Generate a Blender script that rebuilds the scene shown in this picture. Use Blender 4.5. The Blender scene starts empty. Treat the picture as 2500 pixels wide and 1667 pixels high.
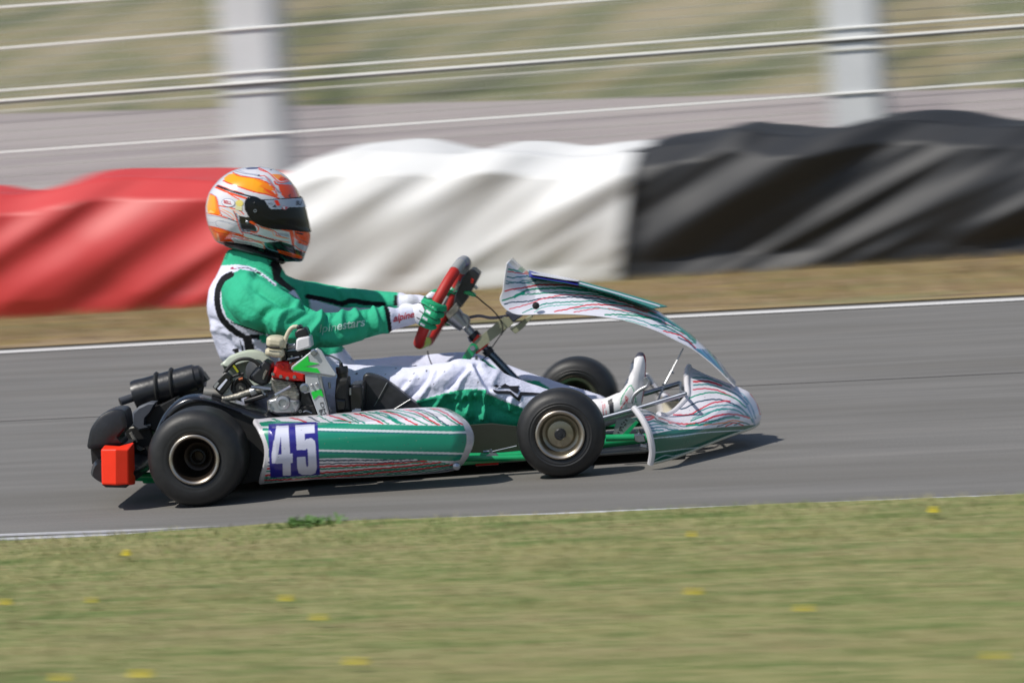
import bpy, bmesh, math, random
import numpy as np
from mathutils import Vector, Matrix, noise
from mathutils.bvhtree import BVHTree

# ------------------------------------------------------------------ camera
scene = bpy.context.scene
COL = scene.collection
CAM = np.array([1.7318401909524768, -12.536248365455496, 1.3432792478020676])
CF = np.array([-0.06703112745188886, 0.9946898442731346, -0.07809572108903286])
CR = np.array([0.9952108921307733, 0.061073889673511, -0.07632339211813313])
CU = np.array([0.07114849356661836, 0.08283775528124351, 0.9940200189951739])
FPX = 10210.084819527177
IW, IH = 2500.0, 1667.0
cd = bpy.data.cameras.new('camera')
cam = bpy.data.objects.new('camera', cd); COL.objects.link(cam)
cam.matrix_world = Matrix([[CR[0], CU[0], -CF[0], CAM[0]], [CR[1], CU[1], -CF[1], CAM[1]], [CR[2], CU[2], -CF[2], CAM[2]], [0, 0, 0, 1]])
cd.sensor_width = 36.0; cd.lens = FPX / IW * 36.0
cd.clip_start = 0.5; cd.clip_end = 2000
cd.dof.use_dof = True; cd.dof.focus_distance = 12.22
cd.dof.aperture_fstop = 11.0; cd.dof.aperture_ratio = 0.062
scene.camera = cam
scene.render.resolution_x = 1024; scene.render.resolution_y = 682

# ------------------------------------------------------------------ light
SUN_TO = Vector((-0.62, -0.42, 1.0)).normalized()
w = bpy.data.worlds.new('World'); scene.world = w; w.use_nodes = True
nt = w.node_tree
sky = nt.nodes.new('ShaderNodeTexSky'); sky.sky_type = 'NISHITA'; sky.sun_disc = False
sky.sun_elevation = math.asin(SUN_TO.z); sky.sun_rotation = math.atan2(SUN_TO.x, SUN_TO.y)
bg = nt.nodes['Background']; bg.inputs['Strength'].default_value = 0.10
nt.links.new(sky.outputs[0], bg.inputs['Color'])
sd = bpy.data.lights.new('sun', 'SUN'); sd.energy = 4.0; sd.angle = math.radians(0.5); sd.color = (1.0, 0.955, 0.88)
so = bpy.data.objects.new('sun', sd); COL.objects.link(so)
so.rotation_euler = SUN_TO.to_track_quat('Z', 'Y').to_euler(); so.location = (0, 0, 20)
scene.view_settings.view_transform = 'Standard'; scene.view_settings.look = 'None'
scene.view_settings.exposure = 0.0; scene.view_settings.gamma = 1.0

# ------------------------------------------------------------------ helpers
PK = 2500.0 / 2352.0
def crop(x0, y0, s):
    return lambda x, y: (x0 + x * s, y0 + y * s)
A = crop(450, 380, .19130); B = crop(480, 600, .25510); C_ = crop(950, 600, .19130); D = crop(1200, 620, .22321)
E_ = crop(1400, 850, .21259); F = crop(200, 850, .25510); G = crop(480, 780, .19133); H_ = crop(600, 980, .24660)
I_ = crop(850, 830, .23384); J = crop(1230, 850, .21053); P = crop(0, 0, PK)
def mp(fn, pts): return [fn(*p) for p in pts]
def ray(px, py): return CF + CR * ((px - IW / 2) / FPX) - CU * ((py - IH / 2) / FPX)
def WY(px, py, Y):
    d = ray(px, py); t = (Y - CAM[1]) / d[1]; return Vector(CAM + d * t)
def WZ(px, py, Z=0.0):
    d = ray(px, py); t = (Z - CAM[2]) / d[2]; return Vector(CAM + d * t)
def WP(px, py, p0, n):                      # any plane
    d = ray(px, py); p0 = np.array(p0); n = np.array(n); t = (p0 - CAM) @ n / (d @ n); return Vector(CAM + d * t)
def proj(co):                                # n x 3 -> n x 2 photo pixels
    d = co - CAM; z = d @ CF
    return np.stack([IW / 2 + FPX * (d @ CR) / z, IH / 2 - FPX * (d @ CU) / z], 1)
def lin(h):
    if isinstance(h, str):
        c = [int(h[i:i + 2], 16) / 255 for i in (0, 2, 4)]
        return tuple((x / 12.92 if x <= .04045 else ((x + .055) / 1.055) ** 2.4) for x in c)
    return tuple(h)

def tag(o, label=None, cat=None, group=None, kind=None):
    if label: o['label'] = label
    if cat: o['category'] = cat
    if group: o['group'] = group
    if kind: o['kind'] = kind
    return o
def empty(name, loc):
    o = bpy.data.objects.new(name, None); COL.objects.link(o); o.location = loc; o.empty_display_size = .1; return o
def link(name, me, m, parent=None, smooth=True):
    o = bpy.data.objects.new(name, me); COL.objects.link(o)
    if m is not None:
        me.materials.clear()
        for mm in (m if isinstance(m, (list, tuple)) else [m]): me.materials.append(mm)
    if smooth: me.polygons.foreach_set('use_smooth', [True] * len(me.polygons))
    if parent is not None:
        o.parent = parent
        if parent.type == 'EMPTY': o.location = -parent.location
    return o
def autosmooth(o, deg=40):
    me = o.data
    bm = bmesh.new(); bm.from_mesh(me)
    for e in bm.edges:
        if len(e.link_faces) == 2 and e.calc_face_angle(0) > math.radians(deg): e.smooth = False
    bm.to_mesh(me); bm.free(); return o

# ------------------------------------------------------------------ materials
MATS = {}
def mat(name, col, rough=.5, metal=0., spec=.5, var=.06, vscale=25., bump=0., bscale=200., coat=0., attr=None, trans=0., stretch=None):
    m = bpy.data.materials.new(name); m.use_nodes = True; t = m.node_tree; b = t.nodes['Principled BSDF']
    b.inputs['Roughness'].default_value = rough; b.inputs['Metallic'].default_value = metal
    b.inputs['Specular IOR Level'].default_value = spec; b.inputs['Coat Weight'].default_value = coat
    b.inputs['Coat Roughness'].default_value = .08
    tc = t.nodes.new('ShaderNodeTexCoord'); n = t.nodes.new('ShaderNodeTexNoise'); n.inputs['Scale'].default_value = vscale; n.inputs['Detail'].default_value = 5
    src = tc.outputs['Object']
    if stretch:
        mpn = t.nodes.new('ShaderNodeMapping'); mpn.inputs['Scale'].default_value = stretch; t.links.new(src, mpn.inputs[0]); src = mpn.outputs[0]
    t.links.new(src, n.inputs['Vector'])
    mr = t.nodes.new('ShaderNodeMapRange'); mr.inputs['From Min'].default_value = .3; mr.inputs['From Max'].default_value = .7
    mr.inputs['To Min'].default_value = 1 - var; mr.inputs['To Max'].default_value = 1 + var
    t.links.new(n.outputs['Fac'], mr.inputs['Value'])
    hs = t.nodes.new('ShaderNodeVectorMath'); hs.operation = 'SCALE'
    if attr:
        at = t.nodes.new('ShaderNodeAttribute'); at.attribute_name = attr; t.links.new(at.outputs['Color'], hs.inputs[0])
    else:
        hs.inputs[0].default_value = lin(col)[:3]
    t.links.new(mr.outputs[0], hs.inputs['Scale']); t.links.new(hs.outputs[0], b.inputs['Base Color'])
    rr = t.nodes.new('ShaderNodeMapRange'); rr.inputs['To Min'].default_value = max(.02, rough - .08); rr.inputs['To Max'].default_value = min(1, rough + .08)
    t.links.new(n.outputs['Fac'], rr.inputs['Value']); t.links.new(rr.outputs[0], b.inputs['Roughness'])
    if bump:
        n2 = t.nodes.new('ShaderNodeTexNoise'); n2.inputs['Scale'].default_value = bscale; n2.inputs['Detail'].default_value = 3
        t.links.new(tc.outputs['Object'], n2.inputs['Vector'])
        bp = t.nodes.new('ShaderNodeBump'); bp.inputs['Strength'].default_value = bump; bp.inputs['Distance'].default_value = .01
        t.links.new(n2.outputs['Fac'], bp.inputs['Height']); t.links.new(bp.outputs[0], b.inputs['Normal'])
    if trans: b.inputs['Transmission Weight'].default_value = trans
    MATS[name] = m; return m
M_tyre = mat('tyre_rubber', (.016, .016, .0165), .5, var=.15, vscale=40, bump=.05)
M_rimfront = mat('magnesium_rim', '98907f', .33, .85, var=.1)
M_rimrear = mat('dark_rim', '4a4038', .4, .8, var=.15)
M_lip = mat('rim_lip', 'b5aca0', .3, .9)
M_black = mat('black_plastic', (.016, .017, .021), .38, var=.2, bump=.08, bscale=60)
M_blacksat = mat('satin_black', (.012, .012, .014), .3, var=.2)
M_dark = mat('oily_black', (.012, .012, .012), .55, var=.3)
M_steel = mat('steel', '9da1aa', .32, .95, var=.1)
M_alu = mat('aluminium', 'a8a9ac', .42, .8, var=.15)
M_cast = mat('cast_metal', '8b8880', .5, .7, var=.3, vscale=60, bump=.3, bscale=120)
M_red = mat('red_anodised', 'd01c14', .35, .2, coat=.3)
M_redgrip = mat('red_grip', 'b0241c', .55, bump=.1, bscale=300)
M_green = mat('frame_green', '0d9a5e', .3, coat=.4)
M_white = mat('white_plastic', 'd8d6da', .35, coat=.3, var=.04)
M_cream = mat('cream_plastic', 'c8c0a8', .45, spec=.5)
M_seat = mat('fibreglass', '8d978c', .4)
M_orange = mat('orange_red_marker', 'ff3510', .45, var=.03)
M_arrow = mat('bright_green', '20c540', .45)
M_olive = mat('smoked_panel', (.03, .033, .024), .35)
M_oliv2 = mat('olive_grey_strut', '8f9078', .4)
M_grey = mat('grey_cloth_grey', '9a9b9a', .5)
M_hi = mat('hi_vis_yellow', 'c8e04a', .5)
M_blue = mat('plate_blue', '2a2a9a', .35, coat=.3)
M_teal = mat('plate_teal', '17857c', .45)
M_plate = mat('plate_white', 'dcdfee', .3, coat=.4, var=.03)
M_visor = mat('smoked_visor', (.006, .007, .009), .2, spec=.3, var=.05)
M_blacktxt = mat('black_print', (.012, .011, .016), .6)
M_redtxt = mat('red_print', 'c01030', .6)
M_whitetxt = mat('white_print', 'b8dcd0', .6)
M_paint = mat('painted_graphics', None, .3, attr='col', coat=.5, var=.03)
M_helmet = mat('helmet_paint', None, .22, attr='col', coat=.8, var=.02)
M_suit = mat('race_suit', None, .8, attr='col', spec=.25, var=.04, bump=.25, bscale=90)
M_glove = mat('glove_fabric', None, .75, attr='col', spec=.3, bump=.3, bscale=250)
M_boot = mat('boot_leather', None, .5, attr='col')

# ------------------------------------------------------------------ mesh builders
def mesh_from(verts, faces, name='m'):
    me = bpy.data.meshes.new(name); me.from_pydata([tuple(v) for v in verts], [], faces); me.update(); return me
class MB:
    def __init__(s): s.v = []; s.f = []
    def add(s, v, f):
        o = len(s.v); s.v += [tuple(x) for x in v]; s.f += [tuple(i + o for i in q) for q in f]; return s
    def slab(s, pts, Y0, Y1, inset=0.0):
        """prism traced at depth Y0 (near) extruded to Y1; small chamfer on the near face"""
        w_ = [WY(x, y, Y0) for x, y in pts]; n = len(w_)
        c = sum(w_, Vector()) / n
        rings = []
        if inset:
            dd = min(inset * 1.0, abs(Y1 - Y0) * .4)
            def ins(p): v = p - c; l = v.length; return p - v * min(.5, inset / max(l, 1e-4))
            rings.append([ins(p) for p in w_]); rings.append([Vector((p.x, Y0 + dd, p.z)) for p in w_])
        else: rings.append(w_)
        rings.append([Vector((p.x, Y1, p.z)) for p in w_])
        v = [p for r in rings for p in r]; f = []
        for k in range(len(rings) - 1):
            for i in range(n): j = (i + 1) % n; f.append((k * n + i, k * n + j, (k + 1) * n + j, (k + 1) * n + i))
        f.append(tuple(range(n))[::-1]); f.append(tuple((len(rings) - 1) * n + i for i in range(n)))
        return s.add(v, f)
    def tube(s, pts, r, n=12, cap=True, flat=None):
        pts = [Vector(p) for p in pts]; rr = r if isinstance(r, (list, tuple)) else [r] * len(pts)
        v = []; f = []; up = None
        for i, p in enumerate(pts):
            t = (pts[min(i + 1, len(pts) - 1)] - pts[max(i - 1, 0)]).normalized()
            if up is None: up = t.orthogonal().normalized()
            up = (up - t * up.dot(t)).normalized(); sd_ = t.cross(up)
            for k in range(n):
                a = 2 * math.pi * k / n; v.append(p + (up * math.cos(a) + sd_ * math.sin(a)) * rr[i])
        for i in range(len(pts) - 1):
            for k in range(n): j = (k + 1) % n; f.append((i * n + k, i * n + j, (i + 1) * n + j, (i + 1) * n + k))
        if cap: f.append(tuple(range(n))[::-1]); f.append(tuple((len(pts) - 1) * n + k for k in range(n)))
        return s.add(v, f)
    def lathe(s, prof, o, axis, n=48):
        """prof: (along axis, radius)"""
        o = Vector(o); ax = Vector(axis).normalized(); u = ax.orthogonal().normalized(); w2 = ax.cross(u); v = []; f = []
        for (a, r) in prof:
            for k in range(n):
                th = 2 * math.pi * k / n; v.append(o + ax * a + (u * math.cos(th) + w2 * math.sin(th)) * max(r, 1e-5))
        for i in range(len(prof) - 1):
            for k in range(n): j = (k + 1) % n; f.append((i * n + k, i * n + j, (i + 1) * n + j, (i + 1) * n + k))
        return s.add(v, f)
    def box(s, c, sx, sy, sz, rot=0.):
        c = Vector(c); R = Matrix.Rotation(rot, 3, 'Y'); v = []
        for dx in (-1, 1):
            for dy in (-1, 1):
                for dz in (-1, 1): v.append(c + R @ Vector((dx * sx / 2, dy * sy / 2, dz * sz / 2)))
        return s.add(v, [(0, 1, 3, 2), (4, 6, 7, 5), (0, 4, 5, 1), (2, 3, 7, 6), (0, 2, 6, 4), (1, 5, 7, 3)])
    def build(s, name, m, parent=None, smooth=True, bevel=0.0, deg=35):
        me = mesh_from(s.v, s.f, name)
        bm = bmesh.new(); bm.from_mesh(me); bmesh.ops.recalc_face_normals(bm, faces=bm.faces); bm.to_mesh(me); bm.free()
        o = link(name, me, m, parent, smooth); autosmooth(o, deg)
        if bevel:
            b = o.modifiers.new('bevel', 'BEVEL'); b.width = bevel; b.segments = 2; b.limit_method = 'ANGLE'; b.angle_limit = math.radians(35)
        return o
def spl(pts, n):
    """Catmull-Rom through pts resampled to n points by arc length (any dimension)"""
    p = np.array(pts, float)
    if len(p) == 2: return [tuple(p[0] + (p[1] - p[0]) * i / (n - 1)) for i in range(n)]
    q = np.vstack([2 * p[0] - p[1], p, 2 * p[-1] - p[-2]]); out = []
    for i in range(1, len(q) - 2):
        for t in np.linspace(0, 1, 16, endpoint=False):
            a, b, c, d = q[i - 1], q[i], q[i + 1], q[i + 2]
            out.append(.5 * ((2 * b) + (-a + c) * t + (2 * a - 5 * b + 4 * c - d) * t * t + (-a + 3 * b - 3 * c + d) * t ** 3))
    out.append(p[-1]); out = np.array(out)
    s = np.r_[0, np.cumsum(np.linalg.norm(np.diff(out, axis=0), axis=1))]; u = np.linspace(0, s[-1], n)
    return [tuple(x) for x in np.stack([np.interp(u, s, out[:, k]) for k in range(out.shape[1])], 1)]
def coons(L, R, T, Bt, ns, nt_, yfn, straight=False):
    """photo-traced patch: L,R go bottom->top, Bt,T go left->right; yfn(s,t) gives the depth of each point"""
    f_ = (lambda p, n: [tuple(x) for x in p] if len(p) == n else spl(p, n))
    Ls = np.array(f_(L, nt_)); Rs = np.array(f_(R, nt_)); Ts = np.array(f_(T, ns)); Bs = np.array(f_(Bt, ns))
    v = []; st = []
    for j in range(nt_):
        t = j / (nt_ - 1)
        for i in range(ns):
            s = i / (ns - 1)
            p = (1 - s) * Ls[j] + s * Rs[j] + (1 - t) * Bs[i] + t * Ts[i] - ((1 - s) * (1 - t) * Bs[0] + s * (1 - t) * Bs[-1] + (1 - s) * t * Ts[0] + s * t * Ts[-1])
            v.append(WY(p[0], p[1], yfn(s, t))); st.append((s, t))
    f = [(j * ns + i, j * ns + i + 1, (j + 1) * ns + i + 1, (j + 1) * ns + i) for j in range(nt_ - 1) for i in range(ns - 1)]
    return v, f, np.array(st)
def inflate(outline, Yc, hw, nth=200, nr=40, p=2.3, q=2.0, cen=None, ytaper=None):
    """closed body blown up from a side silhouette traced at depth Yc, half width hw"""
    w_ = [WY(x, y, Yc) for x, y in spl(list(outline) + [outline[0]], nth + 1)[:-1]]
    c = cen if cen is not None else sum(w_, Vector()) / nth
    v = []; f = []
    ph = [math.pi * k / (2 * nr) for k in range(-nr + 1, nr)]
    for a in ph:
        rho = math.cos(a); yy = math.copysign((1 - rho ** p) ** (1 / q), a) * hw
        for i in range(nth):
            pt = c + (w_[i] - c) * rho; k = ytaper(pt) if ytaper else 1.0
            v.append(Vector((pt.x, Yc + yy * k, pt.z)))
    n = len(ph)
    for k in range(n - 1):
        for i in range(nth): j = (i + 1) % nth; f.append((k * nth + i, k * nth + j, (k + 1) * nth + j, (k + 1) * nth + i))
    kk = ytaper(c) if ytaper else 1.0
    v.append(Vector((c.x, Yc - hw * kk, c.z))); a0 = len(v) - 1; v.append(Vector((c.x, Yc + hw * kk, c.z)))
    for i in range(nth):
        j = (i + 1) % nth; f.append((a0, j, i)); f.append((a0 + 1, (n - 1) * nth + i, (n - 1) * nth + j))
    return v, f
def remesh(vf, voxel, smooth=4, name='m'):
    me = mesh_from(*vf)
    o = bpy.data.objects.new('tmp', me); COL.objects.link(o)
    r = o.modifiers.new('r', 'REMESH'); r.mode = 'VOXEL'; r.voxel_size = voxel
    if smooth:
        s = o.modifiers.new('s', 'SMOOTH'); s.factor = .5; s.iterations = smooth
    dg = bpy.context.evaluated_depsgraph_get(); dg.update()
    out = bpy.data.meshes.new_from_object(o.evaluated_get(dg)); out.name = name
    bpy.data.objects.remove(o); bpy.data.meshes.remove(me); return out
def getco(me):
    a = np.empty(len(me.vertices) * 3); me.vertices.foreach_get('co', a); return a.reshape(-1, 3)
def setco(me, co): me.vertices.foreach_set('co', co.ravel()); me.update()
def getno(me):
    a = np.empty(len(me.vertices) * 3); me.vertices.foreach_get('normal', a); return a.reshape(-1, 3)
def inpoly(px, poly):
    poly = np.array(poly); x, y = px[:, 0], px[:, 1]
    res = np.zeros(len(px), bool)
    m = (x >= poly[:, 0].min()) & (x <= poly[:, 0].max()) & (y >= poly[:, 1].min()) & (y <= poly[:, 1].max())
    xi, yi = x[m], y[m]; r = np.zeros(len(xi), bool); n = len(poly)
    for i in range(n):
        x1, y1 = poly[i]; x2, y2 = poly[(i + 1) % n]
        if y1 == y2: continue
        c = ((y1 > yi) != (y2 > yi)) & (xi < (x2 - x1) * (yi - y1) / (y2 - y1) + x1); r ^= c
    res[m] = r; return res
def pdist(px, line):
    line = np.array(line); d = np.full(len(px), 1e9)
    m = (px[:, 0] > line[:, 0].min() - 30) & (px[:, 0] < line[:, 0].max() + 30) & (px[:, 1] > line[:, 1].min() - 30) & (px[:, 1] < line[:, 1].max() + 30)
    q = px[m]; dm = np.full(len(q), 1e9)
    for a, b in zip(line[:-1], line[1:]):
        ab = b - a; l = (ab @ ab) + 1e-9; t = np.clip(((q - a) @ ab) / l, 0, 1); dm = np.minimum(dm, np.linalg.norm(q - a - t[:, None] * ab, axis=1))
    d[m] = dm; return d
rj = random.Random(5)
def jag(pts, amp=1.6, step=4.2):
    amp *= .72
    p = np.array(spl(pts, 60)); L = np.linalg.norm(np.diff(p, axis=0), axis=1).sum(); n = max(4, int(L / step)); p = np.array(spl(pts, n))
    for i in range(1, n - 1): p[i] += np.array((0, rj.uniform(-amp, amp)))
    return [tuple(x) for x in p]
def paint(o, base, layers, mask=None, init=None):
    """design colours per vertex; layers = ('p', polygon, colour) or ('l', line, width, colour)"""
    me = o.data; co = getco(me).copy(); co[:, 1] = -np.abs(co[:, 1]); px = proj(co)
    col = np.ones((len(px), 4)); col[:, :3] = lin(base) if init is None else init
    for L in layers:
        if L[0] == 'p': m = inpoly(px, L[1]); c = lin(L[2])
        else: m = pdist(px, L[1]) < L[2] / 2; c = lin(L[3])
        if mask is not None: m &= mask
        col[m, :3] = c
    put(me, col); return col
def put(me, col):
    a = me.color_attributes.get('col') or me.color_attributes.new('col', 'FLOAT_COLOR', 'POINT')
    a.data.foreach_set('color', col.astype(np.float32).ravel())
def bvh_of(objs):
    v = []; f = []
    for o in objs:
        off = len(v); L = o.location + (o.parent.location if o.parent and o.parent.type == 'EMPTY' else Vector())
        v += [x.co + L for x in o.data.vertices]; f += [tuple(i + off for i in p.vertices) for p in o.data.polygons]
    return BVHTree.FromPolygons(v, f)
def decal_mesh(me, bvh, off, name, m, parent):
    """me holds photo pixel coordinates in x,y; pushed onto the surface it is printed on"""
    bm = bmesh.new(); bm.from_mesh(me); bmesh.ops.triangulate(bm, faces=bm.faces)
    for _ in range(4):
        es = [e for e in bm.edges if e.calc_length() > 7]
        if not es: break
        bmesh.ops.subdivide_edges(bm, edges=es, cuts=1); bmesh.ops.triangulate(bm, faces=[f for f in bm.faces if len(f.verts) > 3])
    bad = []; o_ = Vector(CAM)
    for v in bm.verts:
        d = Vector(ray(v.co.x, v.co.y)).normalized(); h = bvh.ray_cast(o_, d)
        if h[0] is None: bad.append(v)
        else: v.co = h[0] - d * off
    bmesh.ops.delete(bm, geom=bad, context='VERTS'); bm.to_mesh(me); bm.free()
    return link(name, me, m, parent)
def decal(polys, bvh, m, name, parent, off=.0015):
    bm = bmesh.new()
    for p in polys: bm.faces.new([bm.verts.new((x, y, 0)) for x, y in p])
    me = bpy.data.meshes.new(name); bm.to_mesh(me); bm.free(); return decal_mesh(me, bvh, off, name, m, parent)
def text_decal(s, p0, ex, ey, bvh, m, name, parent, off=.0015, thick=0.0):
    """p0 photo pixel of the baseline start, ex pixel vector of one em along, ey one em up"""
    cu = bpy.data.curves.new('t', 'FONT'); cu.body = s; cu.offset = thick
    o = bpy.data.objects.new('t', cu); COL.objects.link(o); dg = bpy.context.evaluated_depsgraph_get(); dg.update()
    me = bpy.data.meshes.new_from_object(o.evaluated_get(dg)); bpy.data.objects.remove(o)
    for v in me.vertices: x, y = v.co.x, v.co.y; v.co = (p0[0] + x * ex[0] + y * ey[0], p0[1] + x * ex[1] + y * ey[1], 0)
    return decal_mesh(me, bvh, off, name, m, parent)
def chain(pts, rad, n=20, ry=None):
    """closed tapered limb through world points; rad in metres"""
    k = max(8, len(pts) * 8); rr = [tuple(p) + ((r if not isinstance(r, tuple) else r[0]), (r if not isinstance(r, tuple) else r[1])) for p, r in zip(pts, rad)]
    S = spl(rr, k); v = []; f = []; m = MB()
    pts2 = [Vector(x[:3]) for x in S]; t0 = (pts2[1] - pts2[0]).normalized(); t1 = (pts2[-1] - pts2[-2]).normalized()
    ringp = []
    for a in (80, 55, 30): ringp.append((pts2[0] - t0 * S[0][3] * math.sin(math.radians(a)), S[0][3] * math.cos(math.radians(a)), S[0][4] * math.cos(math.radians(a)), t0))
    for i, p in enumerate(pts2): ringp.append((p, S[i][3], S[i][4], (pts2[min(i + 1, k - 1)] - pts2[max(i - 1, 0)]).normalized()))
    for a in (30, 55, 80): ringp.append((pts2[-1] + t1 * S[-1][3] * math.sin(math.radians(a)), S[-1][3] * math.cos(math.radians(a)), S[-1][4] * math.cos(math.radians(a)), t1))
    for (p, r, r2, t) in ringp:
        sdv = Vector((0, 1, 0)); sdv = (sdv - t * sdv.dot(t)).normalized(); up = sdv.cross(t)
        for q in range(n): a = 2 * math.pi * q / n; v.append(p + up * math.cos(a) * r + sdv * math.sin(a) * r2)
    K = len(ringp)
    for i in range(K - 1):
        for q in range(n): j = (q + 1) % n; f.append((i * n + q, i * n + j, (i + 1) * n + j, (i + 1) * n + q))
    f.append(tuple(range(n))[::-1]); f.append(tuple((K - 1) * n + q for q in range(n)))
    return v, f
def loft_y(secs, n=28):
    """torso: sections (cx, z, hx, hy) stacked, centre (x,0,z)"""
    S = spl(secs, 30); v = []; f = []
    for (cx, cz, hx, hy, tl) in S:
        for q in range(n):
            a = 2 * math.pi * q / n; ca, sa = math.cos(a), math.sin(a)
            ex = math.copysign(abs(ca) ** .85, ca) * hx; v.append(Vector((cx + ex, math.copysign(abs(sa) ** .8, sa) * hy, cz + tl * ex)))
    K = len(S)
    for i in range(K - 1):
        for q in range(n): j = (q + 1) % n; f.append((i * n + q, i * n + j, (i + 1) * n + j, (i + 1) * n + q))
    f.append(tuple(range(n))[::-1]); f.append(tuple((K - 1) * n + q for q in range(n)))
    return v, f
exec_parts = True

# ================================================================== SETTING
def streaky(name, cols, scale, ang, rough=.95, fine=6., worn=None, bump=0., dist=.0, blotch=None, contrast=(.35, .65)):
    """ground surface; noise drawn out along the direction in which it is driven and mown"""
    m = bpy.data.materials.new(name); m.use_nodes = True; t = m.node_tree; b = t.nodes['Principled BSDF']
    b.inputs['Roughness'].default_value = rough; b.inputs['Specular IOR Level'].default_value = .2
    tc = t.nodes.new('ShaderNodeTexCoord'); mp_ = t.nodes.new('ShaderNodeMapping'); mp_.inputs['Rotation'].default_value = (0, 0, ang)
    t.links.new(tc.outputs['Object'], mp_.inputs[0])
    m2 = t.nodes.new('ShaderNodeMapping'); m2.inputs['Scale'].default_value = scale; t.links.new(mp_.outputs[0], m2.inputs[0])
    n = t.nodes.new('ShaderNodeTexNoise'); n.inputs['Scale'].default_value = 1; n.inputs['Detail'].default_value = fine; n.inputs['Roughness'].default_value = .62; n.inputs['Distortion'].default_value = dist
    t.links.new(m2.outputs[0], n.inputs['Vector'])
    r = t.nodes.new('ShaderNodeValToRGB'); els = r.color_ramp.elements
    while len(els) < len(cols): els.new(.5)
    for i, c in enumerate(cols):
        els[i].position = contrast[0] + (contrast[1] - contrast[0]) * i / (len(cols) - 1); els[i].color = (*lin(c)[:3], 1)
    t.links.new(n.outputs['Fac'], r.inputs['Fac']); out = r.outputs['Color']
    if blotch:
        m3 = t.nodes.new('ShaderNodeMapping'); m3.inputs['Scale'].default_value = blotch[1]; t.links.new(mp_.outputs[0], m3.inputs[0])
        n3 = t.nodes.new('ShaderNodeTexNoise'); n3.inputs['Scale'].default_value = 1; n3.inputs['Detail'].default_value = 4; t.links.new(m3.outputs[0], n3.inputs['Vector'])
        rr = t.nodes.new('ShaderNodeMapRange'); rr.inputs['From Min'].default_value = blotch[2]; rr.inputs['From Max'].default_value = blotch[3]; t.links.new(n3.outputs['Fac'], rr.inputs['Value'])
        mx = t.nodes.new('ShaderNodeMix'); mx.data_type = 'RGBA'; t.links.new(rr.outputs[0], mx.inputs['Factor']); t.links.new(out, mx.inputs['A']); mx.inputs['B'].default_value = (*lin(blotch[0])[:3], 1); out = mx.outputs['Result']
    # fine grain
    n4 = t.nodes.new('ShaderNodeTexNoise'); n4.inputs['Scale'].default_value = 120; n4.inputs['Detail'].default_value = 2; t.links.new(tc.outputs['Object'], n4.inputs['Vector'])
    g = t.nodes.new('ShaderNodeMapRange'); g.inputs['From Min'].default_value = .3; g.inputs['From Max'].default_value = .7; g.inputs['To Min'].default_value = .92; g.inputs['To Max'].default_value = 1.08; t.links.new(n4.outputs['Fac'], g.inputs['Value'])
    sc = t.nodes.new('ShaderNodeVectorMath'); sc.operation = 'SCALE'; t.links.new(out, sc.inputs[0]); t.links.new(g.outputs[0], sc.inputs['Scale']); t.links.new(sc.outputs[0], b.inputs['Base Color'])
    if bump:
        bp = t.nodes.new('ShaderNodeBump'); bp.inputs['Strength'].default_value = bump; bp.inputs['Distance'].default_value = .02; t.links.new(n.outputs['Fac'], bp.inputs['Height']); t.links.new(bp.outputs[0], b.inputs['Normal'])
    if worn:
        nw = t.nodes.new('ShaderNodeTexNoise'); nw.inputs['Scale'].default_value = 1; nw.inputs['Detail'].default_value = 5
        mw = t.nodes.new('ShaderNodeMapping'); mw.inputs['Scale'].default_value = worn[0]; t.links.new(mp_.outputs[0], mw.inputs[0]); t.links.new(mw.outputs[0], nw.inputs['Vector'])
        rw = t.nodes.new('ShaderNodeMapRange'); rw.inputs['From Min'].default_value = worn[1]; rw.inputs['From Max'].default_value = worn[2]; t.links.new(nw.outputs['Fac'], rw.inputs['Value']); t.links.new(rw.outputs[0], b.inputs['Alpha'])
    return m
PSI = .238
M_grass = streaky('mown_grass', ['56683a', '6c7a48', '808456', '949064', '747e4e', '9f956c'], (2.6, 7, 1), PSI, bump=.2, blotch=('948864', (.8, 2.4, 1), .52, .8), contrast=(.3, .7))
M_verge = streaky('dry_verge', ['6f5f49', '87755c', 'a08c6e', '8c7856', 'a08e5c'], (1.6, 6, 1), PSI, blotch=('7c7d58', (.8, 2.4, 1), .5, .72))
M_asph = streaky('asphalt', ['696763', '757370', '817e7a'], (.7, 6, 1), PSI, rough=.85, fine=9, contrast=(.25, .75), blotch=('6a6762', (.15, 1.1, 1), .5, .75))
M_asph2 = streaky('old_tarmac', ['8a7f80', '9f9594', 'aca3a0'], (.25, 1.6, 1), .05, rough=.9, contrast=(.3, .7))
M_bank = streaky('rough_grass_bank', ['41482f', '565d3e', '6c6c4a', '8a7c60', '5f6444'], (.55, 1.6, 2.6), .05, contrast=(.36, .64), blotch=('968a74', (.25, .6, .6), .52, .75))
M_line = streaky('white_line_paint', ['c8c6c4', 'e0dedb'], (1, 20, 1), PSI, rough=.7)
M_lineworn = streaky('worn_line_paint', ['b8b8bc', 'd6d6da'], (1, 20, 1), PSI, rough=.7, worn=((.9, 14, 1), .38, .6))
def sheet(name, pts, m, kind='structure'):
    me = mesh_from(pts, [tuple(range(len(pts)))], name)
    bm = bmesh.new(); bm.from_mesh(me); bmesh.ops.recalc_face_normals(bm, faces=bm.faces)
    for f in bm.faces:
        if f.normal.z < 0: f.normal_flip()
    bm.to_mesh(me); bm.free()
    return tag(link(name, me, m, None, False), kind=kind)
def nearY(x): return -1.21 - .2313 * x
def farY(x): return 5.575 - .262 * x - .008 * (x - .5) ** 2 if -20 < x < 20 else 5.575 - .262 * x
xs = [-120, -60, -20] + list(np.linspace(-8, 8, 33)) + [20, 60, 120]
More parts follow.
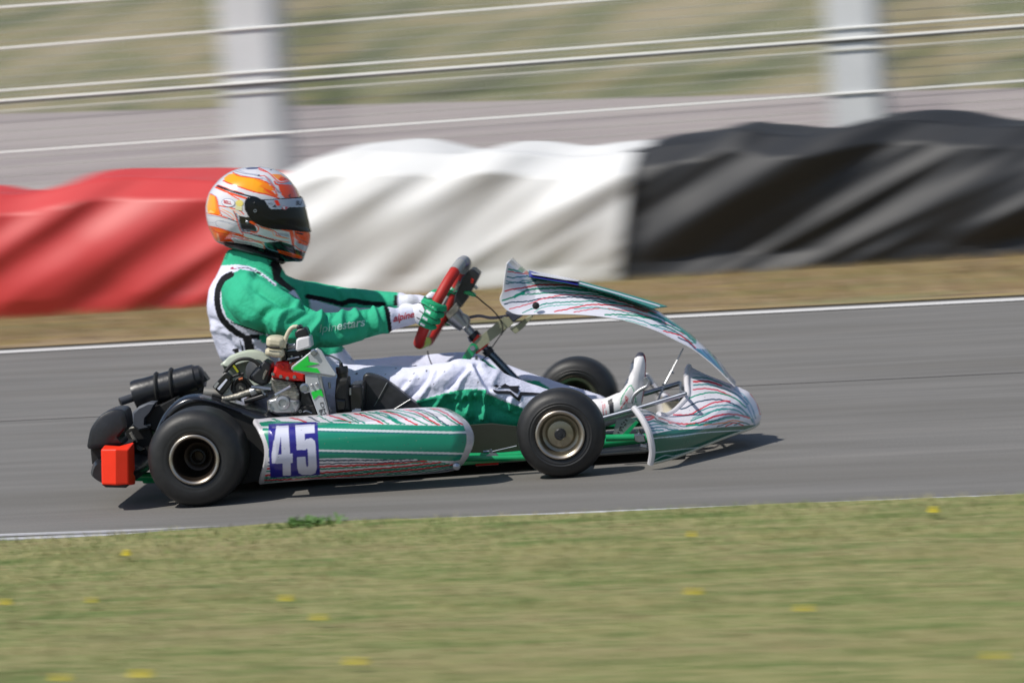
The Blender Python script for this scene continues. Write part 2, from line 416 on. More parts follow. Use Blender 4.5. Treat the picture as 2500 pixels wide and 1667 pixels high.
def ribbon(name, fa, fb, z, m):
    v = [(x, fa(x), z) for x in xs] + [(x, fb(x), z) for x in xs]; n = len(xs)
    me = mesh_from(v, [(i, i + 1, n + i + 1, n + i) for i in range(n - 1)], name); return tag(link(name, me, m, None, False), kind='structure')
def grid_sheet(name, x0, x1, y0, y1, n, z, m):
    pass
sheet('ground', [(-400, -60, -.02), (400, -60, -.02), (400, 400, -.02), (-400, 400, -.02)], M_grass)
# slightly uneven edge where the near turf creeps over the asphalt
nx = np.linspace(-9, 11, 400)
def turf_edge(x): return nearY(x) - .035 - .10 / (1 + math.exp((x - .0) * 9)) + .05 * noise.noise(Vector((x * 1.3, 0, 0))) + .02 * noise.noise(Vector((x * 9, 4, 0))) + .015 * noise.noise(Vector((x * 30, 8, 0)))
v = [(-120, nearY(-120), .012)] + [(x, turf_edge(x), .012) for x in nx] + [(120, nearY(120), .012)]
v2 = [(x, -60 if abs(x) > 20 else -30, .012) for x, _, _ in v]; n_ = len(v)
tag(link('grass_verge', mesh_from(v + v2, [(n_ + i, n_ + i + 1, i + 1, i) for i in range(n_ - 1)]), M_grass, None, False), kind='structure')
ribbon('racetrack', lambda x: nearY(x) - .3, lambda x: farY(x) + .25, 0.0, M_asph)
ribbon('white_edge_line', lambda x: farY(x) - .07, lambda x: farY(x) + .07, .004, M_line)
ribbon('worn_edge_line', lambda x: nearY(x) - .18, lambda x: nearY(x) + .035 + .03 / (1 + math.exp(min(50, max(-50, x * 6)))), .004, M_lineworn)
ribbon('dry_verge', lambda x: farY(x) + .2, lambda x: farY(x) + 5 + .02 * x, .006, M_verge)
s0 = WZ(*P(0, 968), 0); M_seam = mat('asphalt_seam', '565250', .9)
ribbon('asphalt_seam', lambda x: s0.y - .245 * (x - s0.x) - .007, lambda x: s0.y - .245 * (x - s0.x) + .007, .002, M_seam)
# old tarmac beyond the barrier and the grass bank rising behind it
TS = .022
def ramp(x, y): return .012 + max(0, (y - 9.0)) * TS
e0 = WP(*P(0, 262), (0, 9.0, .012), (0, -TS, 1)); e1 = WP(*P(2352, 203), (0, 9.0, .012), (0, -TS, 1))
ed = (e1 - e0).normalized(); q0 = e0 - ed * 250; q1 = e1 + ed * 250
def ypl(x): return e0.y + (x - e0.x) * ed.y / ed.x
xl = [-150, 150]
sheet('old_tarmac', [(-40, 9.0, .012), (14, 9.0, .012)] + [(x, ypl(x) + .5, ramp(x, ypl(x) + .5)) for x in (14, -40)], M_asph2)
bx = np.linspace(-40, 14, 109); bk = np.linspace(0, 40, 41); v = []; f = []
for x in bx:
    for d in bk:
        y = ypl(x) + d; v.append((x, y, ramp(x, ypl(x)) - .02 + d * .32 + .5 * (d / 40) * noise.noise(Vector((x * .2, d * .2, 0))) * 2 + .08 * noise.noise(Vector((x * .8, d * .8, 3)))))
for i in range(len(bx) - 1):
    for j in range(len(bk) - 1): a = i * len(bk) + j; f.append((a, a + len(bk), a + len(bk) + 1, a + 1))
tag(link('grass_hill', mesh_from(v, f), M_bank), kind='structure')

# tyre barrier sections under draped sheeting
BP = np.array((-2.23, 8.3, 0)); BD = np.array((5.08, -.8, 0)); BD = BD / np.linalg.norm(BD); BN = np.array((-BD[1], BD[0], 0))
def on_bar(px, py): return WP(px, py, BP, BN)
def fold(u, h, seed, k):
    a = noise.noise(Vector((u * 1.6 + h * 1.1, h * .8, seed))) * .09
    b = noise.noise(Vector((u * 2.6 - h * 3.4, h * 1.3, seed + 7))) * .11
    c = abs(noise.noise(Vector((u * 2.2 - h * 4.5, h * .9, seed + 3)))) * -.12
    d = abs(noise.noise(Vector((u * 5 - h * 9, h * 2, seed + 5)))) * -.03
    return (a + b + c + d) * k
def barrier(name, top, bottom, seed, m, k=1.0, depth=.55, extra=()):
    """top / bottom: traced photo points of the sheet's upper and lower edge"""
    T = spl([tuple(WP(*p, BP + BN * .5, BN) - Vector(BN) * .5) for p in top], 260); Bt = spl([tuple(on_bar(*p)) for p in bottom], 260)
    v = []; f = []; prof = 64; nf = 40
    for i in range(260):
        tp = Vector(T[i]); bt = Vector(Bt[i]); bt.z = 0.0; u = i / 259 * (Vector(T[-1]) - Vector(T[0])).length
        for j in range(prof):
            if j <= nf:
                h = j / nf; p = bt.lerp(tp, h); bul = .05 * math.sin(math.pi * h) - .10 * max(0, h - .85) / .15 * 1.0 - .0
                fl = fold(u, h * tp.z, seed, k) * min(1, h * 5 + .25); p = p - Vector(BN) * (bul + fl + .05)
                for (eu, eh, er, ea) in extra: p -= Vector(BN) * ea * math.exp(-((u - eu) ** 2 + (h - eh) ** 2) / er ** 2)
            else:
                a = (j - nf) / (prof - 1 - nf); p = tp + Vector(BN) * (.1 + depth * min(1, a * 1.6)); z = tp.z - .02 * math.sin(a * 9) + .04 * noise.noise(Vector((u * 3, a * 3, seed)))
                p.z = z if a < .6 else z * (1 - (a - .6) / .4)
            v.append(p)
    for i in range(259):
        for j in range(prof - 1): q = i * prof + j; f.append((q, q + prof, q + prof + 1, q + 1))
    f.append(tuple(range(prof))); f.append(tuple(259 * prof + j for j in range(prof))[::-1])
    me = mesh_from(v, f, name); return link(name, me, m)
M_tr = mat('red_tarpaulin', 'c83e3e', .5, var=.06, vscale=3)
M_tw = mat('white_tarpaulin', 'dddddc', .5, var=.04, vscale=3)
M_tb = mat('black_tarpaulin', '232529', .58, var=.2, vscale=2)
tag(barrier('tyre_barrier', mp(P, [(-700, 500), (-350, 470), (-120, 455), (0, 432), (110, 436), (240, 408), (330, 398), (480, 402), (640, 408)]), mp(P, [(-700, 790), (-300, 760), (0, 738), (250, 722), (480, 705), (640, 694)]), 1.3, M_tr, .55),
    'tyre wall under crumpled red sheeting at the left behind the driver', 'barrier', 'sheeted tyre walls along the track')
tag(barrier('tyre_barrier', mp(P, [(620, 420), (690, 396), (770, 358), (860, 336), (1000, 338), (1100, 344), (1180, 334), (1300, 350), (1420, 346), (1497, 340)]), mp(P, [(620, 695), (700, 688), (900, 668), (1150, 655), (1300, 648), (1420, 642)]), 5.1, M_tw, .52),
    'tyre wall under rumpled white sheeting between the red and the black ones', 'barrier', 'sheeted tyre walls along the track')
tag(barrier('tyre_barrier', mp(P, [(1475, 340), (1530, 326), (1640, 312), (1730, 286), (1800, 298), (1900, 300), (1990, 280), (2100, 268), (2200, 274), (2352, 282), (2600, 268), (2900, 240), (3300, 215)]), mp(P, [(1385, 645), (1500, 636), (1750, 620), (2000, 606), (2352, 588), (2700, 570), (3200, 540)]), 9.7, M_tb, .8),
    'tyre wall under sagging black sheeting at the right of the track', 'barrier', 'sheeted tyre walls along the track')

# catch fence: broad posts, cables and welded mesh
FP = np.array((.3, 9.55, 0)); FDr = np.array((math.cos(PSI), -math.sin(PSI), 0)); FN = np.array((-FDr[1], FDr[0], 0))
def onf(px, py): return WP(px, py, FP, FN)
fence = tag(empty('fence', (.3, 9.55, 0)), 'tall catch fence of broad pale posts, white cables and fine mesh behind the tyre walls', 'fence')
M_post = mat('pale_concrete', 'cdcfd0', .8, var=.06, vscale=4, bump=.1, bscale=60)
M_wire = mat('white_cable', 'e6e6e2', .5); M_dwire = mat('dark_cable', '1c1c1c', .6); M_mesh = mat('galvanised_mesh', 'c4c3ba', .6, 0)
FL = Vector(FDr)
for xa, xb in ((503, 640), (1894, 2024)):
    pa = onf(*P((xa + xb) / 2 + 12, 300)); wdt = (onf(*P(xb, 300)) - onf(*P(xa, 300))).length * .88
    m = MB(); c = Vector((pa.x, pa.y, 2.0)) + Vector(FN) * .098
    dx = FL * (wdt / 2); dy = Vector(FN) * .12; vv = [c + dx * a + dy * b + Vector((0, 0, 2.05)) * g for a in (-1, 1) for b in (-1, 1) for g in (-1, 1)]
    m.add(vv, [(0, 1, 3, 2), (4, 6, 7, 5), (0, 4, 5, 1), (2, 3, 7, 6), (0, 2, 6, 4), (1, 5, 7, 3)]).build('post', M_post, fence, bevel=.012)
def cable(y0, y1, r, m, off=0.0, x0=0, x1=2500, name='cable', sag=0.0):
    a = onf(x0, y0); b = onf(x1, y1); d = b - a; a2 = a - d * 1.5; b2 = b + d * 1.5; o = Vector((0, 0, off)) - Vector(FN) * .03
    pts = [a2.lerp(b2, i / 40) + o for i in range(41)]
    MB().tube(pts, r, 8).build(name, m, fence)
cable(19, -159, .006, M_wire); cable(119, -81, .006, M_wire); cable(222, 37, .0058, M_wire)
cable(247, 64, .0075, M_wire); cable(252.5, 69.5, .0045, M_dwire); cable(272, 91, .0045, M_mesh); cable(373, 198, .0058, M_wire)
mm = MB(); a = onf(0, 300); base = Vector((a.x, a.y, 0)) + Vector(FN) * .32
for i in range(-40, 260):
    p = base + FL * (.03 * i); q = Vector((p.x, p.y, 0)); mm.tube([q + Vector((0, 0, .05)), q + Vector((0, 0, 3.2))], .0030, 3, False)
for k in range(6, 64):
    z = .05 * k; mm.tube([base + FL * -1.2 + Vector((0, 0, z)), base + FL * 7.8 + Vector((0, 0, z))], .0021, 3, False)
mm.build('wire_mesh', M_mesh, fence, False)

# real blades in the turf, coloured in patches
M_blade = mat('grass_blades', None, .7, attr='col', var=.08, spec=.2)
def blades(name, n, rect, seed, hmin, hmax, wid, cols, z0, keep):
    rg = np.random.default_rng(seed); x = rg.uniform(rect[0], rect[1], n); y = rg.uniform(rect[2], rect[3], n)
    k = keep(x, y); x, y = x[k], y[k]; n = len(x); cs, sn = math.cos(PSI), math.sin(PSI)
    pn = np.array([noise.noise(Vector(((a * cs - b * sn) * 1.5, (a * sn + b * cs) * 5.0, seed))) + .3 * noise.noise(Vector((a * 7, b * 17, seed))) for a, b in zip(x, y)])
    h = rg.uniform(hmin, hmax, n) * (1 + .4 * pn); a = rg.uniform(0, 2 * math.pi, n); ln_ = rg.uniform(.2, 1.1, n) * h
    w_ = wid * rg.uniform(.6, 1.3, n); dx, dy = np.cos(a), np.sin(a); b = rg.uniform(0, 2 * math.pi, n); tx, ty = np.cos(b) * ln_, np.sin(b) * ln_
    v = np.empty((n, 3, 3)); v[:, 0] = np.stack([x - dx * w_, y - dy * w_, np.full(n, z0)], 1); v[:, 1] = np.stack([x + dx * w_, y + dy * w_, np.full(n, z0)], 1); v[:, 2] = np.stack([x + tx, y + ty, z0 + h], 1)
    me = bpy.data.meshes.new(name); me.vertices.add(n * 3); me.vertices.foreach_set('co', v.ravel()); me.loops.add(n * 3); me.loops.foreach_set('vertex_index', np.arange(n * 3, dtype=np.int32))
    me.polygons.add(n); me.polygons.foreach_set('loop_start', np.arange(0, n * 3, 3, dtype=np.int32)); me.update(calc_edges=True)
    C3 = np.array([lin(c) for c in cols]); t = np.clip(pn * 2.3 + .5 + rg.normal(0, .07, n), 0, .999) * (len(cols) - 1); i = t.astype(int); f = (t - i)[:, None]
    c = C3[i] * (1 - f) + C3[np.minimum(i + 1, len(cols) - 1)] * f; c *= rg.uniform(.9, 1.1, n)[:, None]
    col = np.ones((n * 3, 4)); col[:, :3] = np.repeat(c, 3, axis=0); put(me, col)
    o = link(name, me, M_blade, None, False); return tag(o, kind='stuff')
blades('near_grass', 330000, (-3.2, 5.2, -6.2, -.2), 2, .008, .024, .0017, ['8a7f5c', 'aca078', '9c9868', '87905a', '6f824a', '7d8a54', 'a09a6c'], .008, lambda x, y: y < -1.27 - .2313 * x - .09 / (1 + np.exp(x * 9)))
blades('far_grass', 70000, (-5, 6, 4.3, 9.6), 6, .012, .05, .0028, ['957e60', 'ac9678', 'a8935f', '8e8458', '7f8252', '9c865e'], .008, lambda x, y: (y > 5.575 - .262 * x + .3) & (y < 8.05 - .16 * x))

# dandelions in the near turf and a weed at the asphalt edge
M_dand = mat('dandelion_yellow', 'c8b41c', .7); M_stem = mat('weed_green', '567a38', .7, var=.2)
rnd = random.Random(3)
def flower(px, py, size, label):
    p = WZ(px, py, .03); root = tag(empty('dandelion', (p.x, p.y, .012)), label, 'flower', 'dandelions in the near grass')
    m = MB()
    for k in range(3):
        R = size * .5 * (1 - .25 * k); m.lathe([(0, .0001), (.001, R * .7), (.004, R), (.007, R * .8), (.009, .0001)], p + Vector((0, 0, .004 * k)), (0, -.35, 1), 14)
    m.build('flower_head', M_dand, root); MB().tube([Vector((p.x, p.y, .01)), p], .002, 6).build('stem', M_stem, root)
for px, py, s, lb in ((310, 1355, .022, 'small dandelion at the left, near the worn white line'), (15, 1475, .02, 'dandelion cut by the left edge of the photo'), (225, 1471, .015, 'faint dandelion level with the one at the left edge'),
    (700, 1466, .02, 'dandelion right of centre left, halfway down the grass'), (780, 1513, .02, 'dandelion below the kart sidepod, lower of a close pair'), (345, 1650, .03, 'large bright dandelion at the bottom left'), (150, 1660, .022, 'dandelion at the bottom edge left of the largest one'),
    (870, 1620, .026, 'dandelion near the bottom, right of the largest one'), (1695, 1450, .022, 'dandelion below the kart nose in mid grass'), (1965, 1491, .02, 'dandelion right of and below the one under the nose'), (2280, 1250, .022, 'dandelion close to the track edge at the right'), (2430, 1607, .02, 'dandelion in the bottom right corner'), (1690, 1310, .015, 'tiny dandelion near the track edge under the nose')):
    flower(px, py, s, lb)
p0 = WZ(760, 1283, .01); m = MB()
for i in range(110):
    a = rnd.uniform(0, 2 * math.pi); l = rnd.uniform(.015, .042); b = p0 + Vector((rnd.gauss(0, .035), rnd.gauss(0, .03), 0)); d = Vector((math.cos(a), math.sin(a), rnd.uniform(.4, 1.6))).normalized(); s_ = d.cross(Vector((0, 0, 1))).normalized() * .004
    m.add([b - s_, b + s_, b + d * l * .6 + s_ * 1.2, b + d * l, b + d * l * .6 - s_ * 1.2], [(0, 1, 2, 3, 4)])
tag(m.build('weed_tuft', M_stem, None, False), 'small green weed growing at the edge of the asphalt below the sidepod', 'plant')

# ================================================================== GO-KART
kart = tag(empty('go_kart', (.5, 0, 0)), 'white and green racing kart numbered 45 with red cylinder head, low on the asphalt', 'go-kart')
YN = (0, -1, 0)
def wheel(cx, cy, R, wd, rim, side, front, turn=0.0):
    """side: -1 outer face towards the camera"""
    ax = Matrix.Rotation(turn, 3, 'Z') @ Vector((0, side, 0)); c = Vector((cx, cy, R)); h = wd / 2
    if front: pr = [(h - .004, rim), (h + .003, rim), (h + .004, rim - .004), (h, rim - .009), (h - .014, rim - .013), (h - .030, rim - .017), (h - .034, rim - .026), (h - .024, rim - .032), (h - .022, rim - .046), (h - .022, .0001)]
    else: pr = [(h - .004, rim), (h + .003, rim), (h + .004, rim - .004), (h, rim - .009), (h - .02, rim - .014), (h - .05, rim - .017), (h - .085, rim - .030), (h - .092, rim - .045), (h - .075, rim - .049), (h - .07, .016), (h - .12, .015), (h - .12, .0001)]
    back = [(-h + .02, .0001), (-h + .02, .03), (-h + .05, rim - .03), (-h + .02, rim - .014), (-h, rim - .009), (-h - .003, rim), (-h + .004, rim)]
    m = MB(); m.lathe(pr, c, ax, 72); m.lathe(back, c, ax, 72); o = m.build('wheel', M_rimfront if front else M_rimrear, kart)
    MB().lathe([(h - .002, rim + .0015), (h + .0035, rim + .0015), (h + .0055, rim - .002), (h + .003, rim - .0065), (h - .006, rim - .010)], c, ax, 72).build('rim_lip', M_lip, o)
    k = R - .064
    t_ = []
    half = [(.0, R), (h - .045, R - .0006), (h - .030, R - .003), (h - .016, R - .010), (h - .006, R - .021), (h - .001, R - .034), (h + .0005, rim + .022), (h - .0012, rim + .0185), (h + .0003, rim + .015), (h - .002, rim + .007), (h - .006, rim + .001), (h - .012, rim - .004)]
    prof = [(-a, r) for a, r in half[::-1]][:-1] + half
    sm = spl(prof, 90)
    MB().lathe(sm, c, ax, 96).build('tyre', M_tyre, o)
    if front: MB().lathe([(h - .030, .017), (h - .010, .017), (h - .007, .014), (h - .007, .006), (h - .004, .005), (h - .004, .0001)], c, ax, 28).build('hub_cap', M_black, o)
    else:
        MB().lathe([(h - .13, .024), (h - .074, .024), (h - .072, .021), (h - .072, .0165), (h - .13, .0165)], c, ax, 28).build('axle_hub', M_dark, o)
    return o
wheel(-.002, -.595, .1405, .205, .0705, -1, False)
wheel(-.002, .595, .1405, .205, .0705, 1, False)
wheel(1.045, -.535, .1285, .135, .069, -1, True)
wheel(1.045, .520, .1285, .135, .069, 1, True, -.08)

# ---- side pods
def f_mirror(me): m2 = me.copy(); co = getco(me).copy(); co[:, 1] *= -1; setco(m2, co); m2.flip_normals(); return m2
podL = mp(H_, [(150, 800), (160, 740), (190, 640), (205, 540), (200, 440), (170, 350), (125, 260), (92, 210), (105, 178)])
podR = mp(H_, [(2085, 650), (2150, 590), (2200, 510), (2235, 420), (2240, 350), (2225, 290), (2190, 225), (2130, 165), (2060, 120)])
podT = mp(H_, [(105, 178), (200, 180), (500, 163), (860, 140), (1300, 105), (1600, 85), (1850, 76), (1970, 86), (2060, 120)])
podB = mp(H_, [(150, 800), (400, 775), (700, 750), (1100, 735), (1500, 715), (1800, 695), (2000, 675), (2085, 650)])
def pod_y(s, t):
    e = 2 * t - 1.0; b = abs(e) ** 2.6
    y = -.665 + .085 * b + (.10 * max(0, t - .80) / .2 if t > .8 else 0) + .02 * (1 - t)
    y += .05 * max(0, (s - .9) / .1) ** 2 + .012 * max(0, (.05 - s) / .05)
    return y
v, f, st = coons(podL, podR, podT, podB, 520, 190, pod_y)
me = mesh_from(v, f, 'side_pod'); pod = link('side_pod', me, M_paint, kart)
GR = '0e8c70'; GD = '0f7a58'; TE = '1c8f80'; RD = 'cf2434'; NV = '27455c'; WH = 'dcdae2'
TG = [GR, TE, NV, RD]
def stroke(fn, pts, col, wd=3.4, amp=1.3): return ('l', np.array(jag(mp(fn, pts), amp)), wd * .86, col)
lay = [('p', mp(H_, [(120, 248), (140, 225), (240, 212), (400, 218), (700, 224), (900, 232), (1500, 238), (2150, 246), (2190, 300), (2195, 400), (2180, 480), (2120, 560), (2060, 570), (1600, 566), (1000, 545), (700, 552), (400, 545), (215, 545), (205, 430), (165, 330)]), GR)]
for x0, x1, yb, c in ((190, 340, 215, GR), (330, 600, 222, RD), (640, 860, 225, GR), (740, 1040, 226, RD), (880, 1120, 226, GR), (900, 1180, 228, TE), (1010, 1360, 230, RD), (1090, 1420, 230, GR), (1180, 1540, 233, GR), (1250, 1580, 233, TE), (1320, 1700, 235, RD), (1370, 1800, 236, GR), (1470, 1900, 236, GR), (1560, 1920, 236, RD), (1620, 1990, 240, GR), (1680, 2010, 240, NV), (1780, 2110, 240, GR), (1820, 2150, 240, RD), (1900, 2060, 130, TE), (560, 730, 218, NV), (1940, 2100, 140, GR)):
    yt = 172 - (x0 - 190) * .055; lay.append(stroke(H_, [(x0, yt), (x0 * .6 + x1 * .4, yt + (yb - yt) * .25), (x1 - 40, yb - 14), (x1, yb)], c, 3.2 if c != RD else 3.6))
lay.append(('p', mp(H_, [(880, 215), (1130, 228), (940, 200), (850, 205)]), GR)); lay.append(('p', mp(H_, [(1380, 150), (1560, 232), (1500, 232), (1420, 190)]), GR)); lay.append(('p', mp(H_, [(280, 185), (355, 214), (300, 214)]), GR))
for (yl, yr, c, wl) in ((572, 552, NV, 4), (590, 556, WH, 4), (605, 560, NV, 3), (630, 565, RD, 5), (652, 566, GR, 4), (668, 568, WH, 3), (690, 570, RD, 4.5), (706, 575, TE, 3), (722, 580, GR, 4), (738, 588, RD, 4), (755, 596, TE, 3.5), (768, 610, GR, 3), (780, 625, NV, 3), (790, 640, RD, 3)):
    off = (yl - 572) * 1.6; lay.append(stroke(H_, [(190, yl + 22), (700, yl), (1300 + off, yl * .45 + yr * .55 + 8), (min(2060, 1650 + off * 1.5), yr + 6 + off * .05)], c, wl, 1.4))
lay += [('l', np.array(mp(H_, [(130, 272), (720, 285), (1500, 296), (2180, 308)])), 5.0, 'd6dce2'), ('l', np.array(mp(H_, [(205, 468), (720, 478), (1500, 492), (2160, 502)])), 4.6, 'd6dce2'),
    ('l', np.array(mp(H_, [(720, 303), (1500, 314), (2180, 326)])), 1.6, '1f5a78'), ('l', np.array(mp(H_, [(720, 497), (1500, 510), (2150, 522)])), 1.6, '1f5a78')]
lay.append(('p', mp(H_, [(228, 240), (714, 222), (736, 708), (248, 736)]), '241f88'))
DG = 'd4d6ea'
lay.append(('p', mp(H_, [(305, 262), (425, 254), (440, 510), (466, 508), (466, 592), (444, 594), (446, 712), (368, 716), (366, 600), (268, 602), (265, 520)]), DG))
lay.append(('p', mp(H_, [(322, 516), (358, 514), (350, 345)]), '241f88'))
lay.append(('p', mp(H_, [(492, 252), (682, 242), (686, 318), (585, 324), (588, 388), (600, 372), (650, 362), (685, 385), (694, 430), (704, 640), (690, 690), (650, 706), (560, 706), (525, 690), (510, 640), (508, 540), (592, 536), (598, 618), (608, 632), (620, 618), (616, 470), (605, 458), (596, 472), (508, 476)]), DG))
col = paint(pod, WH, lay)
rc = random.Random(21)
def chips(n, x0, x1, y0, y1, fn, big=5):
    out = []
    for _ in range(n):
        x, y = rc.uniform(x0, x1), rc.uniform(y0, y1); r = rc.uniform(1.5, big); a = rc.uniform(0, 3)
        out.append(('p', mp(fn, [(x + r * math.cos(q + a) * rc.uniform(.5, 1.6), y + r * math.sin(q + a) * rc.uniform(.4, 1)) for q in np.linspace(0, 6.28, 7)[:-1]]), rc.choice(['4a4a44', '6a6862', '2e3030', '8c8a80'])))
    return out
col = paint(pod, WH, lay + chips(110, 150, 2200, 150, 780, H_))
s_, t_ = st[:, 0], st[:, 1]
tr = (s_ < .014) | (s_ > .965) | (t_ > .975) | (t_ < .018); col[tr, :3] = lin('cfcdd2'); put(me, col)
sol = pod.modifiers.new('sol', 'SOLIDIFY'); sol.thickness = .006; sol.offset = 1
me2 = f_mirror(me); pf = link('side_pod', me2, M_paint, kart); sol = pf.modifiers.new('sol', 'SOLIDIFY'); sol.thickness = .006; sol.offset = 1
# rolled rims of the pod mouth and tail
for sgn in (1, -1):
    for pts, ss in ((podL, 0.0), (podR, 1.0)):
        m = MB(); q = spl(pts, 40); w_ = [WY(x, y, pod_y(ss, i / 39)) for i, (x, y) in enumerate(q)]; w_ = [Vector((p.x, p.y * sgn, p.z)) for p in w_]
        m.tube(w_, .0065 if ss == 0 else .0055, 10)
        m.build('pod_rim', M_white, pod if sgn == 1 else pf)
m = MB(); m.lathe([(0, .0001), (0, .012), (.008, .010), (.012, .0001)], WY(*H_(2088, 640), -.62), (0, -1, 0), 14); m.build('clip', M_steel, pod)

# ---- steering fairing
fT = mp(D, [(165, 105), (290, 185), (420, 238), (700, 288), (960, 332), (1300, 430), (1750, 595), (1900, 690), (2100, 830), (2240, 945)]) + mp(E_, [(1660, 150), (1780, 318), (1858, 440)])
fB = mp(D, [(160, 610), (250, 655), (350, 668), (600, 660), (900, 664), (1200, 688), (1500, 742), (1800, 842), (2000, 938), (2150, 1012), (2240, 1068)]) + mp(E_, [(1480, 90), (1640, 225), (1855, 443)])
fL = mp(D, [(160, 610), (105, 545), (92, 480), (120, 400), (140, 260), (165, 105)])
fR = [fB[-1], fT[-1]]
def fy(s, t):
    wdt = .145 - .06 * s; u = (1 - t)
    y = -wdt * (u ** .55) ; y0 = -.135
    k = max(0, 1 - s / .13); y = y * (1 - k) + y0 * k
    return y - .003
v, f, st = coons(fL, fR, fT, fB, 460, 130, fy)
me = mesh_from(v, f, 'steering_fairing'); fair = link('steering_fairing', me, M_paint, kart)
WF = 'dfdeea'; lay = []
for pts, c, wd in (
    ([(150, 190), (300, 210), (420, 235)], RD, 3), ([(150, 165), (260, 185), (330, 205)], TE, 5), ([(150, 245), (230, 262), (330, 250), (500, 250), (800, 290)], '2a7a8a', 3.5), ([(140, 290), (260, 310), (400, 290), (600, 300)], '3a8a96', 3),
    ([(135, 325), (250, 312), (330, 320), (480, 300)], '2f6f80', 3.5), ([(380, 320), (430, 330), (700, 340), (900, 360), (1100, 400)], '4a9a96', 2.5), ([(115, 412), (250, 385), (440, 355), (520, 342), (850, 345), (1000, 365), (1200, 398), (1500, 480), (1750, 575)], RD, 4),
    ([(115, 510), (240, 470), (290, 440), (400, 395), (560, 382), (780, 378), (950, 395), (1150, 425), (1350, 490), (1550, 555), (1850, 700), (2100, 850), (2230, 960)], GR, 4.5), ([(250, 470), (300, 440), (350, 425)], GR, 8), ([(780, 375), (860, 385), (960, 398), (1040, 400)], GR, 7), ([(1280, 470), (1380, 490)], GR, 6),
    ([(300, 450), (430, 440), (600, 430), (800, 425), (1000, 440), (1200, 455), (1500, 540), (1800, 660), (2000, 780), (2230, 950)], GR, 3.5), ([(140, 550), (230, 528), (400, 520), (560, 490), (800, 478), (1100, 485), (1350, 535), (1600, 600), (1850, 700), (2000, 790)], NV, 3.5),
    ([(195, 605), (400, 550), (560, 495), (720, 462), (900, 452), (1150, 470), (1400, 520), (1650, 600), (1800, 650)], 'd85a68', 3), ([(530, 568), (600, 545), (800, 530), (1050, 520), (1250, 530), (1500, 570), (1800, 670), (2050, 800), (2230, 930)], TE, 3.5),
    ([(340, 645), (420, 612), (460, 600)], TE, 3), ([(470, 640), (560, 590), (720, 565), (1000, 555)], '5fb5a8', 2.5), ([(690, 635), (880, 595), (1050, 562), (1250, 560), (1500, 580), (1700, 640)], RD, 3.5), ([(900, 642), (1150, 600), (1300, 605), (1600, 650), (1900, 760), (2100, 880)], 'd0606e', 3),
    ([(900, 600), (1150, 590), (1350, 620), (1650, 680)], '3f9a96', 2.5), ([(1240, 668), (1450, 668), (1700, 700), (1900, 770), (2100, 870), (2230, 980)], GR, 4), ([(1380, 690), (1600, 720), (1800, 800), (2000, 860)], '4a9aa0', 3), ([(1660, 695), (1760, 708), (1850, 735)], GR, 6),
    ([(1740, 780), (1900, 800), (2050, 880), (2200, 980)], TE, 3.5), ([(1880, 845), (2050, 890), (2150, 960), (2230, 1030)], RD, 3.5), ([(2040, 915), (2150, 970), (2235, 1050)], NV, 3.5), ([(1900, 700), (2050, 800), (2200, 920)], '2f8a8a', 4), ([(1250, 720), (1450, 728), (1700, 790)], '7ac0b8', 2.5)):
    lay.append(stroke(D, pts, c, wd, 1.5))
for k in range(7): lay.append(stroke(E_, [(1395 + k * 28, 10 + k * 2), (1530 + k * 22, 120 + k * 10), (1700 + k * 10, 285 + k * 8)], ['4a6f9a', '3f8fa0', '6f93bd', '2f6f8a', '5a86b0', '3a9a9a', '486a96'][k], 4, 1))
col = paint(fair, WF, lay); s_, t_ = st[:, 0], st[:, 1]; tr = (s_ < .008) | (t_ < .015); col[tr, :3] = lin('e4e3e6'); put(me, col)
me2 = f_mirror(me)
# bridge the two halves along the ridge and give the shell thickness
co1 = getco(me); n1 = len(co1); ns_, nt2 = 460, 130
vv = [tuple(x) for x in co1] + [tuple(x) for x in getco(me2)]
ff = [tuple(p.vertices) for p in me.polygons] + [tuple(i + n1 for i in p.vertices) for p in me2.polygons]
top = (nt2 - 1) * ns_
ff += [(top + i, top + i + 1, n1 + top + i + 1, n1 + top + i) for i in range(ns_ - 1)]
me3 = mesh_from(vv, ff, 'steering_fairing'); put(me3, np.vstack([col, col])); me3.materials.append(M_paint); me3.polygons.foreach_set('use_smooth', [True] * len(me3.polygons)); fair.data = me3
sol = fair.modifiers.new('sol', 'SOLIDIFY'); sol.thickness = .003; sol.offset = 0
MB().lathe([(0, .0001), (0, .011), (.004, .0105), (.006, .004), (.0065, .0001)], WY(*D(485, 566), -.142), (.1, -1, .1), 20).build('fairing_bolt', M_dark, fair)
# number panel standing proud on top: white with blue, then teal
def panel(name, pts, m, y0, y1, parent, lift=0):
    top_, bot_ = pts; n = len(top_)
    w1 = [WY(*p, y1) for p in top_]; w0 = [WY(*p, y0) for p in bot_]
    vv = w0 + w1 + [p + Vector((0, 0, -.003)) for p in w0 + w1]; fc = []
    for i in range(n - 1): fc += [(i, i + 1, n + i + 1, n + i), (2 * n + i, 3 * n + i, 3 * n + i + 1, 2 * n + i + 1), (i, 2 * n + i, 2 * n + i + 1, i + 1), (n + i, n + i + 1, 3 * n + i + 1, 3 * n + i)]
    fc += [(0, n, 3 * n, 2 * n), (n - 1, 3 * n - 1, 4 * n - 1, 2 * n - 1)]
    mb = MB(); mb.add(vv, fc); return mb.build(name, m, parent)
np_ = panel('number_panel', ([D(400, 172), D(700, 232), D(960, 292), D(1300, 385), D(1600, 470), D(1920, 570)], [D(410, 243), D(700, 296), D(960, 336), D(1300, 425), D(1600, 530), D(1760, 590)]), M_teal, -.10, .10, fair)
panel('blue_edge', ([D(412, 180), D(600, 240), D(800, 276), D(948, 288)], [D(410, 240), D(600, 272), D(800, 300), D(948, 334)]), M_blue, -.103, -.02, np_)
